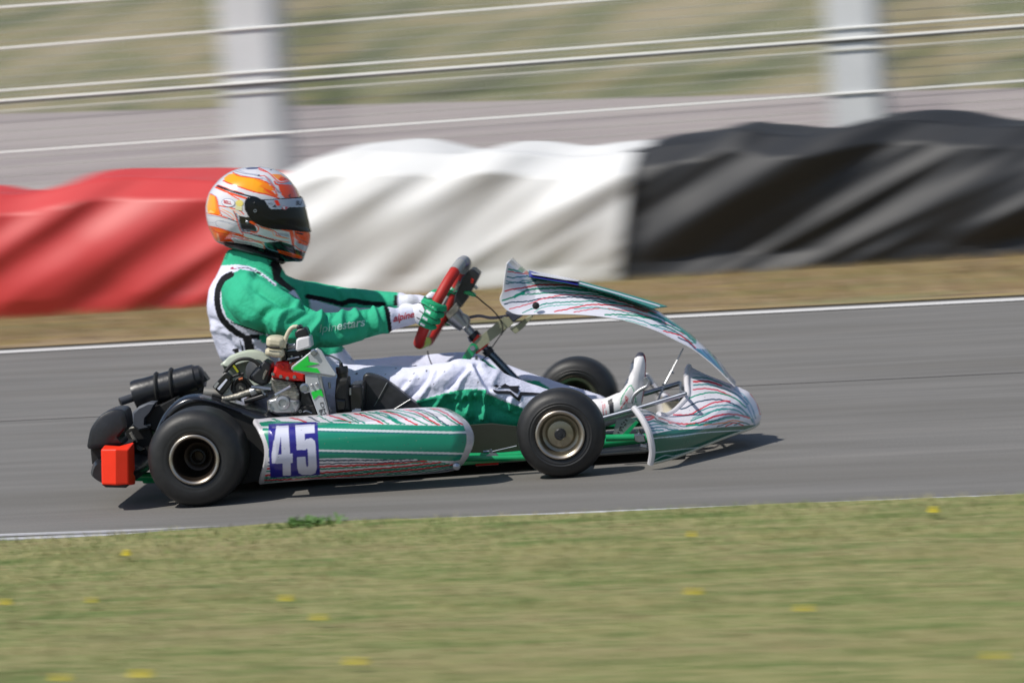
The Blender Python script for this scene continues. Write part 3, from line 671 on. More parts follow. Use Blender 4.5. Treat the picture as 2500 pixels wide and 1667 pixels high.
panel('plate_face', ([D(398, 168), D(600, 212), D(800, 252), D(958, 286)], [D(440, 215), D(600, 240), D(800, 274), D(950, 290)]), M_plate, -.101, .101, np_)
MB().tube([WY(*D(960, 318), -.105), WY(*D(1400, 440), -.105), WY(*D(1840, 572), -.105)], .0022, 6).build('panel_stripe', M_plate, np_)

# ---- nose
nL = mp(E_, [(885, 1325), (905, 1180), (880, 1020), (850, 930), (800, 830), (740, 740), (690, 680)])
nB = mp(E_, [(885, 1325), (1000, 1300), (1200, 1240), (1500, 1120), (1750, 1020), (1980, 940), (2080, 900), (2140, 850)])
nR = mp(E_, [(2140, 850), (2155, 760), (2120, 660), (2030, 520), (1940, 465), (1860, 430), (1700, 370), (1500, 290), (1330, 205)])
nT = mp(E_, [(690, 680), (800, 695), (950, 750), (1060, 768), (1160, 720), (1260, 620), (1310, 540), (1300, 400), (1300, 280), (1330, 205)])
def ny(s, t):
    y = -.52 * (1 - s ** 1.25); k = max(0, (t - .45) / .55); return y * (1 - .35 * k * min(1, s * 3)) - .0 + .03 * math.sin(math.pi * t) * -(1 - s)
v, f, st = coons(nL, nR, nT, nB, 420, 240, ny)
me = mesh_from(v, f, 'nose'); nose = link('nose', me, M_paint, kart)
lay = [('p', mp(E_, [(830, 965), (900, 985), (1100, 945), (1300, 928), (1500, 925), (1700, 905), (1900, 892), (2090, 878), (2080, 900), (1500, 1130), (1000, 1310), (880, 1330), (905, 1180)]), '0e6048')]
for pts, c, wd in (([(900, 1035), (1200, 1005), (1500, 968), (1960, 938)], 'c8d4d8', 2.6), ([(915, 1200), (1200, 1165), (1520, 1128)], 'b8ccd0', 2.4), ([(930, 1285), (1050, 1230), (1150, 1235), (1300, 1195)], '9fb8bc', 2.5)): lay.append(('l', np.array(spl(mp(E_, pts), 40)), wd, c))
for pts, c, wd in (([(1370, 290), (1450, 300), (1560, 340), (1700, 400)], '9fb8c0', 2.5), ([(1370, 340), (1480, 335), (1600, 365), (1800, 450)], '2f8a86', 3.5), ([(1380, 382), (1500, 378), (1600, 395), (1700, 430)], RD, 5), ([(1380, 425), (1500, 415), (1650, 440), (1850, 520), (2000, 640)], '3a8a90', 4), ([(1375, 475), (1500, 462), (1650, 480), (1750, 520), (1880, 590)], 'c84a5c', 4), ([(1320, 575), (1450, 530), (1580, 505), (1700, 520), (1850, 570), (1980, 680)], GR, 4),
    ([(1220, 690), (1270, 690), (1420, 620), (1560, 590), (1680, 590), (1800, 625), (1930, 690), (2010, 790)], NV, 4), ([(1150, 762), (1330, 762), (1450, 700), (1600, 630), (1750, 605), (1800, 610)], 'cf3448', 4), ([(1380, 762), (1500, 700), (1650, 660), (1850, 660), (2000, 760), (2060, 850)], '4a8f92', 4), ([(1350, 832), (1500, 770), (1650, 710), (1850, 705), (1980, 780)], TE, 4), ([(1370, 800), (1560, 730), (1700, 690), (1900, 720)], '5f9a9a', 3),
    ([(1100, 850), (1300, 870), (1450, 850), (1600, 790), (1750, 758), (1900, 765), (2020, 800)], RD, 5), ([(1300, 890), (1500, 870), (1650, 830), (1800, 790), (1900, 800)], GR, 6), ([(1500, 885), (1700, 860), (1830, 828), (1950, 850)], 'e0703a', 4), ([(1400, 860), (1600, 830), (1750, 790), (1850, 775)], NV, 3),
    ([(760, 720), (900, 740), (1000, 790), (1200, 880), (1350, 915)], '3f6f80', 3), ([(790, 770), (900, 770), (970, 830), (1080, 865)], NV, 4), ([(830, 790), (930, 780), (880, 815), (820, 825)], RD, 5), ([(850, 850), (930, 835), (1050, 870), (1250, 920)], '2f7f78', 5), ([(870, 885), (1000, 875), (1200, 915)], '4a8a8c', 4), ([(880, 915), (1040, 905), (1100, 930), (1200, 935)], '3a7680', 4), ([(890, 945), (1030, 940)], '3a8a86', 4), ([(980, 800), (1150, 850), (1300, 875)], 'd66a78', 3),
    ([(1650, 900), (1800, 850), (1900, 870)], NV, 3), ([(1750, 895), (1850, 855), (1950, 885)], RD, 3.5), ([(1850, 880), (1930, 850), (2020, 875)], '2f7a80', 4), ([(1900, 560), (1980, 640), (2050, 780), (2080, 870)], '7f9fb8', 5), ([(1960, 560), (2040, 660), (2090, 800)], '5f8aa0', 4), ([(2030, 520), (2100, 620), (2145, 760)], 'd0583c', 3), ([(1850, 470), (1980, 560), (2060, 700)], '8fb0c0', 3)):
    lay.append(stroke(E_, pts, c, wd, 1.1))
lay.append(('p', mp(E_, [(1000, 870), (1200, 905), (1400, 905), (1600, 870), (1560, 900), (1380, 928), (1200, 925)]), 'dcd6da'))
col = paint(nose, 'd9d7e0', lay + chips(120, 850, 2150, 250, 1300, E_, 6)); s_, t_ = st[:, 0], st[:, 1]; tr = (t_ < .015); col[tr, :3] = lin('b8b5a8'); put(me, col)
col_n = col
co1 = getco(me); me2 = f_mirror(me); n1 = len(co1)
fac2 = [tuple(i + n1 for i in p.vertices) for p in me2.polygons]
me3 = mesh_from([tuple(x) for x in co1] + [tuple(x) for x in getco(me2)], [tuple(p.vertices) for p in me.polygons] + fac2, 'nose'); put(me3, np.vstack([col, col]))
bm = bmesh.new(); bm.from_mesh(me3); bmesh.ops.remove_doubles(bm, verts=bm.verts, dist=.0008); bm.to_mesh(me3); bm.free()
M_inner = mat('nose_inside', 'cdc6b4', .6)
me3.materials.append(M_paint); me3.materials.append(M_inner); me3.polygons.foreach_set('use_smooth', [True] * len(me3.polygons)); nose.data = me3
sol = nose.modifiers.new('sol', 'SOLIDIFY'); sol.thickness = .004; sol.offset = -1; sol.material_offset = 1; sol.material_offset_rim = 0
NSEC = 60
for sgn in (1, -1):
    m = MB(); q = spl(nL, 40); w_ = [WY(x, y, ny(0, i / 39)) for i, (x, y) in enumerate(q)]; m.tube([Vector((p.x, p.y * sgn, p.z)) for p in w_], [.0095] * 40, 10); m.build('nose_trim', M_white, nose); m = MB()
    q = spl(nT[4:], 40); i0 = .45
    w_ = []
    vs = [co1[(239) * 420 + i] for i in range(int(420 * .28), 420, 4)]
    m.tube([Vector((p[0], p[1] * sgn, p[2])) for p in vs], .0085, 10)
    m.build('nose_trim', M_white, nose)
    vs = [co1[i] for i in range(0, 420, 6)]
    MB().tube([Vector((p[0], p[1] * sgn, p[2])) for p in vs], .0042, 8).build('bottom_lip', M_cream, nose)
# dark foot strip under the nose
m = MB(); m.slab(mp(E_, [(1250, 1290), (1680, 1215), (1690, 1235), (1300, 1310)]), -.2, .2); m.build('skid_plate', M_oliv2, kart)

# ---- frame, floor and axles
m = MB()
for y in (-.33, .33):
    pts = [Vector((-.22, y * .8, .05)), Vector((-.05, y * .95, .052)), Vector((.25, y, .045)), Vector((.7, y, .045)), Vector((.95, y, .05)), Vector((1.15, y * .8, .06)), Vector((1.38, y * .75, .07))]
    m.tube(spl([tuple(p) for p in pts], 50), .0145, 14)
m.tube([(0, -.5, .1405), (0, .5, .1405)], .02, 16); m.tube([(1.045, -.5, .10), (1.045, .5, .10)], .014, 12); m.tube([(.5, -.33, .045), (.5, .33, .045)], .014, 12); m.tube([(1.3, -.25, .065), (1.3, .25, .065)], .014, 12)
m.tube([WY(*E_(372, 1030), -.36), WY(*E_(700, 1022), -.36)], .0105, 14)
m.tube([WY(*I_(1210, 1210), -.40), WY(*I_(1560, 1205), -.40), WY(*I_(1900, 1190), -.40)], .009, 14); m.tube([WY(*I_(1210, 1240), -.42), WY(*I_(1560, 1232), -.42), WY(*I_(1900, 1225), -.42)], .009, 14)
m.slab(mp(E_, [(560, 990), (720, 830), (745, 850), (620, 1000)]), -.2, -.19)
chassis = m.build('chassis', M_green, kart)
m = MB(); m.box((.62, 0, .03), 1.5, .62, .004); m.box((.2, 0, .055), .5, .5, .03); m.build('floor_tray', M_dark, kart)
m = MB(); m.slab(mp(I_, [(1285, 885), (1500, 870), (1760, 900), (1800, 1175), (1560, 1170), (1300, 1205), (1180, 1205), (1180, 900)]), -.31, -.30, .002); m.build('floor_side_panel', M_olive, kart)
m = MB(); m.tube([WY(*I_(1330, 1302), -.42), WY(*I_(1570, 1288), -.42)], .0035, 6); m.build('red_strip', M_red, kart)
m = MB(); m.tube([WY(*I_(1410, 1165), -.40), WY(*I_(1500, 1160), -.40)], .004, 8); m.tube([WY(*I_(1480, 1140), -.40), WY(*I_(1500, 1185), -.40)], .005, 8); m.tube([WY(*I_(1500, 1165), -.36), WY(*I_(1760, 1105), -.36)], .002, 6)
m.slab(mp(I_, [(1440, 1205), (1480, 1180), (1540, 1180), (1580, 1215), (1560, 1240), (1440, 1240)]), -.425, -.41); m.build('brake_fitting', M_steel, kart)
# stub axle and steering linkage at the front
m = MB(); m.slab(mp(E_, [(690, 1000), (760, 985), (820, 1010), (830, 1075), (740, 1080), (700, 1060)]), -.37, -.33, .003); m.tube([WY(*E_(770, 1120), -.36), WY(*E_(840, 1130), -.36)], .010, 12); m.tube([WY(*E_(740, 930), -.35), WY(*E_(770, 1000), -.35)], .006, 10); m.build('bumper_mount', M_steel, kart)
m = MB(); m.tube([WY(*E_(340, 800), -.28), WY(*E_(700, 700), -.28), WY(*E_(1290, 520), -.28)], .0068, 12); m.tube([WY(*E_(800, 528), .12), WY(*E_(1230, 398), .12)], .0075, 12); m.tube([WY(*E_(1230, 398), .12), WY(*E_(1240, 500), -.05), WY(*E_(1290, 520), -.28)], .005, 10); m.tube([WY(*E_(1270, 430), .1), WY(*E_(1215, 600), -.1)], .003, 8); m.build('bumper_bar', M_steel, kart)
m = MB(); m.tube(spl([tuple(WY(*E_(x, y), -.235)) for x, y in ((650, 650), (690, 545), (760, 480), (840, 435), (862, 380), (835, 335))], 24), .0062, 10)
m.lathe([(0, .0001), (0, .009), (.006, .009), (.006, .0001)], WY(*E_(648, 650), -.245), (0, -1, 0), 14); m.slab(mp(E_, [(800, 350), (850, 330), (855, 410), (810, 430)]), -.24, -.2); m.build('pedal', M_alu, kart)
m = MB(); m.tube(spl([tuple(WY(*E_(x, y), .20)) for x, y in ((900, 420), (850, 340), (830, 320), (800, 360))], 20), .006, 10); m.build('pedal', M_alu, kart)
m = MB(); m.slab(mp(E_, [(490, 830), (640, 790), (735, 830), (640, 930), (560, 1000), (455, 990)]), -.18, -.175); pl = m.build('heel_plate', M_alu, kart)
m = MB()
for x, y in ((600, 820), (580, 850), (555, 870), (600, 870), (545, 905), (570, 905), (530, 935), (555, 940), (515, 965), (505, 990), (535, 915), (615, 830), (590, 885)): m.lathe([(0, .0001), (0, .0024), (.0008, .0024), (.0008, .0001)], WY(*E_(x, y), -.181), (0, -1, 0), 8)
m.build('hole', M_dark, pl)
m = MB(); m.tube([WY(*E_(1262, 0), -.06), WY(*E_(1130, 255), -.08)], .0022, 8); m.tube([WY(*E_(1130, 255), -.08), WY(*E_(1045, 420), -.1), WY(*E_(975, 590), -.12)], .003, 8)
m.tube([WY(*E_(1100, 250), -.08), WY(*E_(1155, 290), -.08)], .003, 6); m.tube([WY(*E_(1145, 250), -.08), WY(*E_(1120, 290), -.08)], .003, 6); m.tube([WY(*E_(1020, 410), -.1), WY(*E_(1060, 425), -.1)], .004, 6); m.build('fairing_strut', M_alu, kart)

# ---- steering
wu = (WY(*C_(985, 135), 0) - WY(*C_(410, 1290), 0)); RW = (wu.length - .033) / 1.80; wu.normalize(); wc = WY(*C_(985, 135), 0) - wu * (RW + .0165)
turn = -.085
wv = Matrix.Rotation(turn, 3, wu) @ Vector((0, -1, 0)); wn = wu.cross(wv).normalized()
def wpt(a, r=RW): # a=0 top, positive towards the camera
    ca, sa = math.cos(a), math.sin(a); k = max(-.80, ca) if ca < 0 else ca
    return wc + wu * (k * r) + wv * (sa * r)
def arc(a0, a1, n=40): return [wpt(a0 + (a1 - a0) * i / (n - 1)) for i in range(n)]
sw = MB().tube(arc(.62, math.pi * 2 - .62, 120), .0165, 20).build('steering_wheel', M_redgrip, kart)
MB().tube(arc(-.66, .66, 30), .0172, 20).build('top_grip', M_grey, sw)
m = MB(); m.tube([wpt(.0) + (wpt(.08) - wpt(0)).normalized() * 0 - wn * .0, wpt(.30)], .0176, 20); m.build('logo_band', M_blue, sw)
m = MB(); m.tube([wc + wv * .02, wpt(1.75)], .008, 10); m.tube([wc - wv * .02, wpt(-1.75)], .008, 10); m.tube([wc, wpt(math.pi)], .008, 10); m.lathe([(-.006, .0001), (-.006, .035), (.006, .035), (.006, .0001)], wc, wn, 30); m.build('spoke', M_grey, sw)
m = MB(); m.tube(arc(math.pi - .55, math.pi + .2, 12), .0180, 20); m.build('marker_tape', M_hi, sw)
m = MB(); m.slab(mp(C_, [(1040, 300), (1085, 305), (1150, 365), (1130, 420), (980, 700), (900, 800), (800, 850), (840, 640), (930, 400)]), -.06, .05, .004); m.build('display', M_black, sw)
m = MB(); m.slab(mp(C_, [(720, 880), (860, 720), (900, 780), (880, 840), (760, 945)]), -.075, -.03, .003); m.build('hub_plate', M_cast, sw); m = MB(); m.slab(mp(C_, [(880, 440), (915, 490), (830, 600), (810, 590)]), -.08, -.06, .002); m.build('paddle', M_cast, sw)
m = MB(); m.slab(mp(C_, [(1050, 410), (1080, 430), (1070, 480), (1040, 475)]), -.064, -.058); m.build('red_button', M_red, sw)
m = MB(); m.slab(mp(C_, [(960, 580), (1020, 575), (1100, 620), (1105, 655), (1060, 650), (950, 610)]), -.066, -.03, .003); m.build('green_plug', M_green, sw)
m = MB(); m.slab(mp(C_, [(1090, 500), (1130, 540), (1110, 560), (1070, 530)]), -.05, -.02, .002); m.build('toggle', M_steel, sw)
m = MB(); m.tube([WY(*C_(820, 890), -.02), WY(*C_(960, 1030), -.02)], [.030, .020], 20); m.slab(mp(C_, [(900, 850), (1000, 900), (1030, 960), (1000, 1060), (900, 960)]), -.035, .0, .004); m.tube([WY(*C_(980, 1030), 0), WY(*C_(1085, 1150), 0)], .0125, 16); m.build('column_boss', M_alu, kart)
m = MB(); m.tube([WY(*C_(1060, 1120), 0), WY(*C_(1110, 1175), 0)], .0185, 18); m.tube([WY(*C_(1240, 1320), 0), WY(*C_(1290, 1380), 0)], .0165, 18); m.build('column_clamp', M_black, kart)
m = MB(); m.tube([WY(*C_(1120, 1180), 0), WY(*C_(1270, 1350), 0)], .0115, 16); m.tube([WY(*C_(1270, 1350), 0), WY(*I_(1850, 520), 0)], .0125, 16); m.build('steering_column', mat('column_steel', '5f6a74', .22, .9), kart)
m = MB(); m.slab(mp(C_, [(1130, 1130), (1170, 1160), (1080, 1250), (1060, 1225)]), -.03, .03, .002); m.slab(mp(C_, [(1230, 1230), (1265, 1265), (1110, 1390), (1095, 1350)]), -.03, .03, .002); m.build('column_bush', M_red, kart)
m = MB(); m.slab(mp(C_, [(1470, 905), (1560, 930), (1590, 990), (1120, 1350), (1060, 1250), (1180, 1140)]), -.035, -.030, .001); m.slab(mp(C_, [(1540, 1060), (1640, 1010), (1740, 930), (1820, 890), (1830, 910), (1700, 1060), (1610, 1125)]), -.03, .03, .002)
m.slab(mp(C_, [(1340, 1080), (1420, 1035), (1425, 1050), (1345, 1100)]), -.037, -.034); m.build('fairing_bracket', M_oliv2, kart)
m = MB(); m.slab(mp(C_, [(1480, 860), (1620, 870), (1700, 900), (1580, 975), (1540, 930)]), -.06, .06, .004); m.build('bracket_bush', mat('slate_plastic', '3a3e4c', .5), kart)
m = MB(); m.slab(mp(C_, [(1050, 1240), (1110, 1260), (1135, 1300), (1100, 1370), (1020, 1480), (900, 1500), (960, 1380)]), -.04, -.032, .002); m.build('column_support', M_green, kart)
m = MB(); m.lathe([(0, .0001), (0, .0085), (.005, .008), (.005, .0001)], WY(*C_(1065, 1305), -.04), (0, -1, 0), 16); m.build('bolt', M_steel, kart); m = MB(); m.tube([WY(*C_(1010, 1160), 0), WY(*C_(1040, 1230), 0)], .0035, 8); m.build('support_rod', M_steel, kart); m = MB(); m.tube([WY(*C_(1110, 1400), 0), WY(*C_(1120, 1490), 0)], .0045, 8); m.build('support_rod', M_steel, kart)
def cab(fn, pts, Y, r=.0022, n=40): return [WY(x, y, Y) for x, y in spl(mp(fn, pts), n)]
m = MB(); m.tube(cab(C_, [(1100, 635), (1200, 720), (1330, 830), (1420, 950), (1450, 1060), (1430, 1140)], -.05), .0022, 8); m.build('cable', M_dark, kart); m = MB(); m.tube(cab(C_, [(1490, 1060), (1430, 1130), (1310, 1300), (1180, 1480)], -.045), .0016, 8); m.build('cable', M_dark, kart); m = MB(); m.tube(cab(C_, [(490, 1340), (510, 1430), (550, 1530)], -.09), .0018, 8); m.build('cable', M_dark, kart)
m = MB(); m.tube(cab(C_, [(1000, 920), (1150, 895), (1300, 920), (1480, 900), (1560, 860)], .03), .0045, 8); m.build('breather_hose', mat('grey_hose', '8a8088', .5), kart)

# ---- rear bumper with end markers
rb = MB()
up = mp(F, [(52, 880), (85, 760), (180, 640), (290, 590), (380, 590), (415, 630), (430, 740), (425, 770), (350, 860), (380, 900), (370, 935), (240, 950), (60, 965)])
lo = mp(F, [(60, 1150), (110, 1085), (300, 1080), (520, 1160), (525, 1240), (420, 1320), (200, 1320), (60, 1240)])
vv, ff = [], []
def bulged(pts, ys):
    """bumper body: profile swept across the kart, rounded towards both ends"""
    prof = spl(list(pts) + [pts[0]], 61)[:-1]; w_ = [WY(x, y, ys[0]) for x, y in prof]; c = sum(w_, Vector()) / len(w_); v = []; f = []; K = 25
    for k in range(K):
        a = k / (K - 1); y = ys[0] + (ys[1] - ys[0]) * a; e = abs(2 * a - 1) ; sc_ = (1 - .22 * max(0, (e - .86) / .14) ** 2)
        for p in w_: v.append(Vector((c.x + (p.x - c.x) * sc_, y, c.z + (p.z - c.z) * sc_)))
    n = len(w_)
    for k in range(K - 1):
        for i in range(n): j = (i + 1) % n; f.append((k * n + i, k * n + j, (k + 1) * n + j, (k + 1) * n + i))
    f.append(tuple(range(n))); f.append(tuple((K - 1) * n + i for i in range(n))[::-1]); return v, f
bump = MB().add(*bulged(up, (-.56, -.43))).build('rear_bumper', M_black, kart)
MB().add(*bulged([(x * .8 + 110, 1010 + (y - 965) * .25) for x, y in up], (.40, .56))).build('upper_lobe', M_black, bump)
MB().add(*bulged(lo, (-.60, .60))).build('lower_beam', M_black, bump)
m = MB(); m.slab(mp(F, [(80, 960), (420, 940), (420, 1090), (95, 1110)]), -.52, .52, .004); m.build('bumper_web', M_dark, bump)
for sgn in (1, -1):
    w0 = [WY(*p, -.655) for p in mp(F, [(182, 965), (330, 960), (445, 968), (447, 1300), (330, 1302), (190, 1302)])]
    w1 = [WY(*p, -.57) for p in mp(F, [(215, 925), (360, 935), (500, 895), (515, 1300), (350, 1330), (215, 1330)])]
    # faceted cap: two flats on the face, sloping top
    w0[1].y -= .012; w0[4].y -= .012
    v = [Vector((p.x, p.y * sgn, p.z)) for p in w0 + w1]; n = 6
    f = [(0, 1, 4, 5), (1, 2, 3, 4)] + [(i, (i + 1) % n, n + (i + 1) % n, n + i) for i in range(n)] + [tuple(range(n, 2 * n))]
    MB().add(v, f).build('end_marker', M_orange, bump, smooth=False, bevel=.004)
m = MB(); m.slab(mp(F, [(190, 1304), (440, 1304), (420, 1335), (230, 1330)]), -.65, -.57, .002); m.build('marker_foot', M_dark, bump)
# ---- rear mudguard, brake gear
fo = mp(F, [(655, 1000), (690, 830), (760, 660), (850, 540), (960, 465), (1080, 438), (1200, 455), (1330, 490), (1500, 540), (1764, 610), (1900, 660)])
fi = mp(F, [(690, 1010), (730, 850), (800, 700), (890, 600), (1000, 540), (1100, 522), (1200, 535), (1330, 570), (1500, 640), (1764, 760), (1900, 860)])
q = spl(fo, 70); qi = spl(fi, 70); v = []; f = []
for (a, b) in zip(q, qi):
    wa = WY(*a, -.46); wb = WY(*b, -.52); wm = (wa * .35 + wb * .65); v += [Vector((wa.x, -.30, wa.z - .01)), Vector((wa.x, -.455, wa.z)), wa + Vector((0, -.012, -.005)), Vector((wm.x * .5 + wa.x * .5, -.485, wm.z * .5 + wa.z * .5)), Vector((wm.x, -.492, wm.z)), Vector((wb.x, -.49, wb.z)), Vector((wb.x, -.47, wb.z))]
for i in range(69):
    for j in range(6): k = i * 7 + j; f.append((k, k + 1, k + 8, k + 7))
M_guard = mat('glossy_black', (.012, .013, .017), .22, coat=.4, var=.2)
g_ = MB().add(v, f).build('mudguard', M_guard, kart, deg=60); so_ = g_.modifiers.new('s', 'SOLIDIFY'); so_.thickness = .004
m = MB(); m.slab(mp(F, [(740, 850), (810, 700), (900, 590), (1000, 530), (1100, 510), (1200, 525), (1330, 560), (1500, 620), (1764, 740), (1800, 1250), (1500, 1300), (1100, 1300), (800, 1200)]), -.478, -.45); m.build('guard_panel', M_dark, kart)
m = MB(); m.lathe([(-.012, .0001), (-.012, .095), (.012, .095), (.012, .0001)], (-.01, -.22, .1405), (0, 1, 0), 40); m.build('brake_disc', M_cast, kart)
m = MB(); m.slab(mp(F, [(480, 620), (540, 560), (640, 520), (700, 520), (660, 600), (600, 680), (590, 750), (640, 770), (540, 790), (475, 740)]), -.34, -.28, .006); m.build('exhaust_bend', mat('grey_cast', '50545c', .5, .3), kart)
m = MB(); m.slab(mp(F, [(410, 780), (500, 760), (650, 740), (700, 900), (640, 1100), (480, 1110), (430, 960)]), -.30, .1, .005); m.slab(mp(F, [(600, 600), (760, 540), (900, 470), (900, 700), (700, 800), (590, 750)]), -.30, -.1, .004); m.build('rear_carrier', M_dark, kart)
m = MB(); m.slab(mp(F, [(520, 925), (595, 965), (560, 985), (520, 965)]), -.32, -.30, .002); m.tube([WY(*F(410, 775), -.32), WY(*F(660, 735), -.32)], .005, 8); m.tube([WY(*F(465, 800), -.32), WY(*F(520, 900), -.32)], .006, 8); m.build('brake_caliper', M_cast, kart)
m = MB(); m.tube([WY(*F(500, 1225), -.30), WY(*F(760, 1230), -.30)], .014, 14); m.build('rear_rail', M_green, chassis)
# ---- exhaust silencer
ya = -.20; pa = WY(*F(540, 440), ya); pb = WY(*F(1090, 285), ya); ax = (pb - pa); L = ax.length; m = MB()
R_ = .043
m.lathe([(-.008, .0001), (-.006, R_ * .80), (-.012, R_ * .80), (-.012, R_ * 1.0), (0, R_ * 1.04), (.03, R_ * 1.0), (L - .02, R_ * 1.0), (L, R_ * .97), (L + .004, R_ * .85), (L + .018, R_ * .8), (L + .026, R_ * .6), (L + .03, .0001)], pa, ax, 40); ex = m.build('silencer', M_black, kart)
for k, fr in enumerate((.34, .60)):
    c = pa + ax * fr; MB().lathe([(-.006, R_), (-.005, R_ + .006), (0, R_ + .009), (.005, R_ + .006), (.006, R_)], c, ax + Vector((.02, 0, -.03)), 40).build('silencer_spring_band', M_dark, ex)
m = MB(); a_ = WY(*F(365, 512), ya - .03); b_ = WY(*F(580, 440), ya); m.tube([a_, b_], .0125, 20); m.build('tail_pipe', M_cast if False else mat('pipe_grey', '4a4c52', .45, .2), ex)
m = MB(); m.lathe([(0, .0001), (0, .0095), (.002, .0095)], a_ - (b_ - a_).normalized() * .0008, (b_ - a_), 16); m.build('pipe_mouth', M_dark, ex)
m = MB(); m.slab(mp(F, [(1100, 220), (1150, 235), (1205, 310), (1170, 330), (1160, 420), (1080, 440), (900, 470)]), -.22, -.16, .005); m.build('silencer_end', M_black, ex)

# ---- engine
eng = MB().slab(mp(G, [(950, 740), (1230, 785), (1300, 900), (1310, 960), (1300, 1150), (1200, 1180), (900, 1180), (895, 1030), (980, 1000), (985, 930), (955, 860)]), -.455, -.28, .005).build('engine', M_cast, kart, bevel=.003)
def sub(name, m, mt, bev=.002, par=None): return m.build(name, mt, par or eng, bevel=bev)
sub('cylinder_head', MB().slab(mp(G, [(1010, 545), (1060, 530), (1160, 535), (1190, 560), (1200, 620), (1290, 680), (1390, 700), (1385, 790), (1230, 785), (950, 740), (985, 640), (990, 600)]), -.465, -.30, .006), M_red, .003)
sub('spark_plug_boss', MB().slab(mp(G, [(1060, 560), (1100, 565), (1130, 600), (1110, 630), (1070, 600)]), -.472, -.462, .003), M_red)
for x, y in ((975, 695), (1075, 725), (1160, 745), (1250, 730)): sub('head_bolt', MB().lathe([(0, .0001), (0, .0055), (.006, .005), (.006, .0001)], WY(*G(x, y), -.465), YN, 12), M_steel, 0)
for k, yy in enumerate((800, 822, 844)): sub('cooling_fin', MB().slab(mp(G, [(948 + k * 8, yy - 30), (1245 + k * 16, yy + 10), (1247 + k * 16, yy + 17), (950 + k * 8, yy - 22)]), -.462, -.30, 0), M_cast, 0)
sub('crankcase', MB().slab(mp(G, [(905, 1030), (1000, 1000), (1040, 975), (1160, 975), (1190, 1010), (1300, 1030), (1320, 1100), (1280, 1200), (1000, 1210), (900, 1160)]), -.475, -.42, .008), M_alu, .003)
sub('crankcase_boss', MB().lathe([(0, .022), (.006, .020), (.008, .012), (.004, .010), (.004, .0001)], WY(*G(1100, 1060), -.475), YN, 24), M_alu, 0)
for x, y in ((930, 1080), (1260, 1060), (960, 1150), (1230, 1160), (1040, 960), (1290, 950)): sub('case_bolt', MB().lathe([(0, .0001), (0, .005), (.007, .0045), (.007, .0001)], WY(*G(x, y), -.475), YN, 10), M_steel, 0)
sub('intake_block', MB().slab(mp(G, [(1235, 800), (1400, 790), (1440, 930), (1560, 1230), (1300, 1230), (1320, 950)]), -.44, -.30, .004), M_black)
sub('drive_chain_guard', MB().slab(mp(G, [(1260, 1120), (1500, 1090), (1560, 1230), (1200, 1260)]), -.46, -.44, .003), M_dark)
sub('clutch_cable', MB().tube(cab(G, [(1360, 1180), (1400, 1165), (1470, 1195)], -.47), .0022, 8), M_steel, 0)
sub('cable_eye', MB().lathe([(0, .0025), (0, .0045), (.002, .0045), (.002, .0025)], WY(*G(1322, 1168), -.47), YN, 14), M_steel, 0)
# front stay with green arrow
M_stay = mat('stay_aluminium', 'b9bcc0', .4, .3, var=.08)
br = sub('engine_stay', MB().slab(mp(G, [(1205, 610), (1220, 590), (1340, 500), (1470, 395), (1540, 365), (1590, 395), (1680, 540), (1785, 700), (1770, 722), (1560, 690), (1205, 640)]), -.505, -.497, .002), M_stay)
sub('stay_edge', MB().slab(mp(G, [(1205, 635), (1560, 690), (1775, 722), (1700, 735), (1400, 700), (1230, 660)]), -.50, -.48, .001), M_alu)
sub('green_arrow', MB().slab(mp(G, [(1225, 625), (1240, 608), (1420, 462), (1432, 538), (1560, 563), (1375, 600), (1540, 624), (1578, 684), (1240, 645)]), -.5075, -.504), M_arrow, 0)
sub('stay_arm', MB().slab(mp(G, [(1385, 700), (1540, 700), (1580, 850), (1690, 1225), (1555, 1230), (1440, 925), (1380, 945), (1330, 905), (1325, 850), (1390, 815)]), -.500, -.488, .002), M_stay)
sub('stay_side', MB().slab(mp(G, [(1540, 700), (1580, 715), (1690, 1200), (1690, 1225), (1580, 850)]), -.498, -.47), M_alu, 0)
sub('green_flash', MB().slab(mp(G, [(1463, 925), (1590, 888), (1618, 985), (1560, 965), (1545, 975), (1492, 1022)]), -.5025, -.499), M_arrow, 0)
for x, y, r in ((1498, 420, .0085), (1376, 872, .0115), (1472, 842, .0042), (1535, 826, .0042)): sub('stay_bolt', MB().lathe([(0, .0001), (0, r * 1.2), (.002, r * 1.2), (.003, r * .8), (.009, r * .75), (.009, .0001)], WY(*G(x, y), -.507 if y < 500 else -.5), YN, 18), M_steel if r > .005 else M_alu, 0)
bve = bvh_of([o for o in eng.children if o.name.startswith('stay_arm')])
text_decal('DMBS', G(1572, 1055), np.array((30, 108)) * .19133, np.array((62, -16)) * .19133, bve, M_blacktxt, 'lettering', br, .0012)
text_decal('Bw', G(1560, 1150), np.array((22, 78)) * .19133, np.array((55, -14)) * .19133, bve, M_blacktxt, 'lettering', br, .0012, .02)
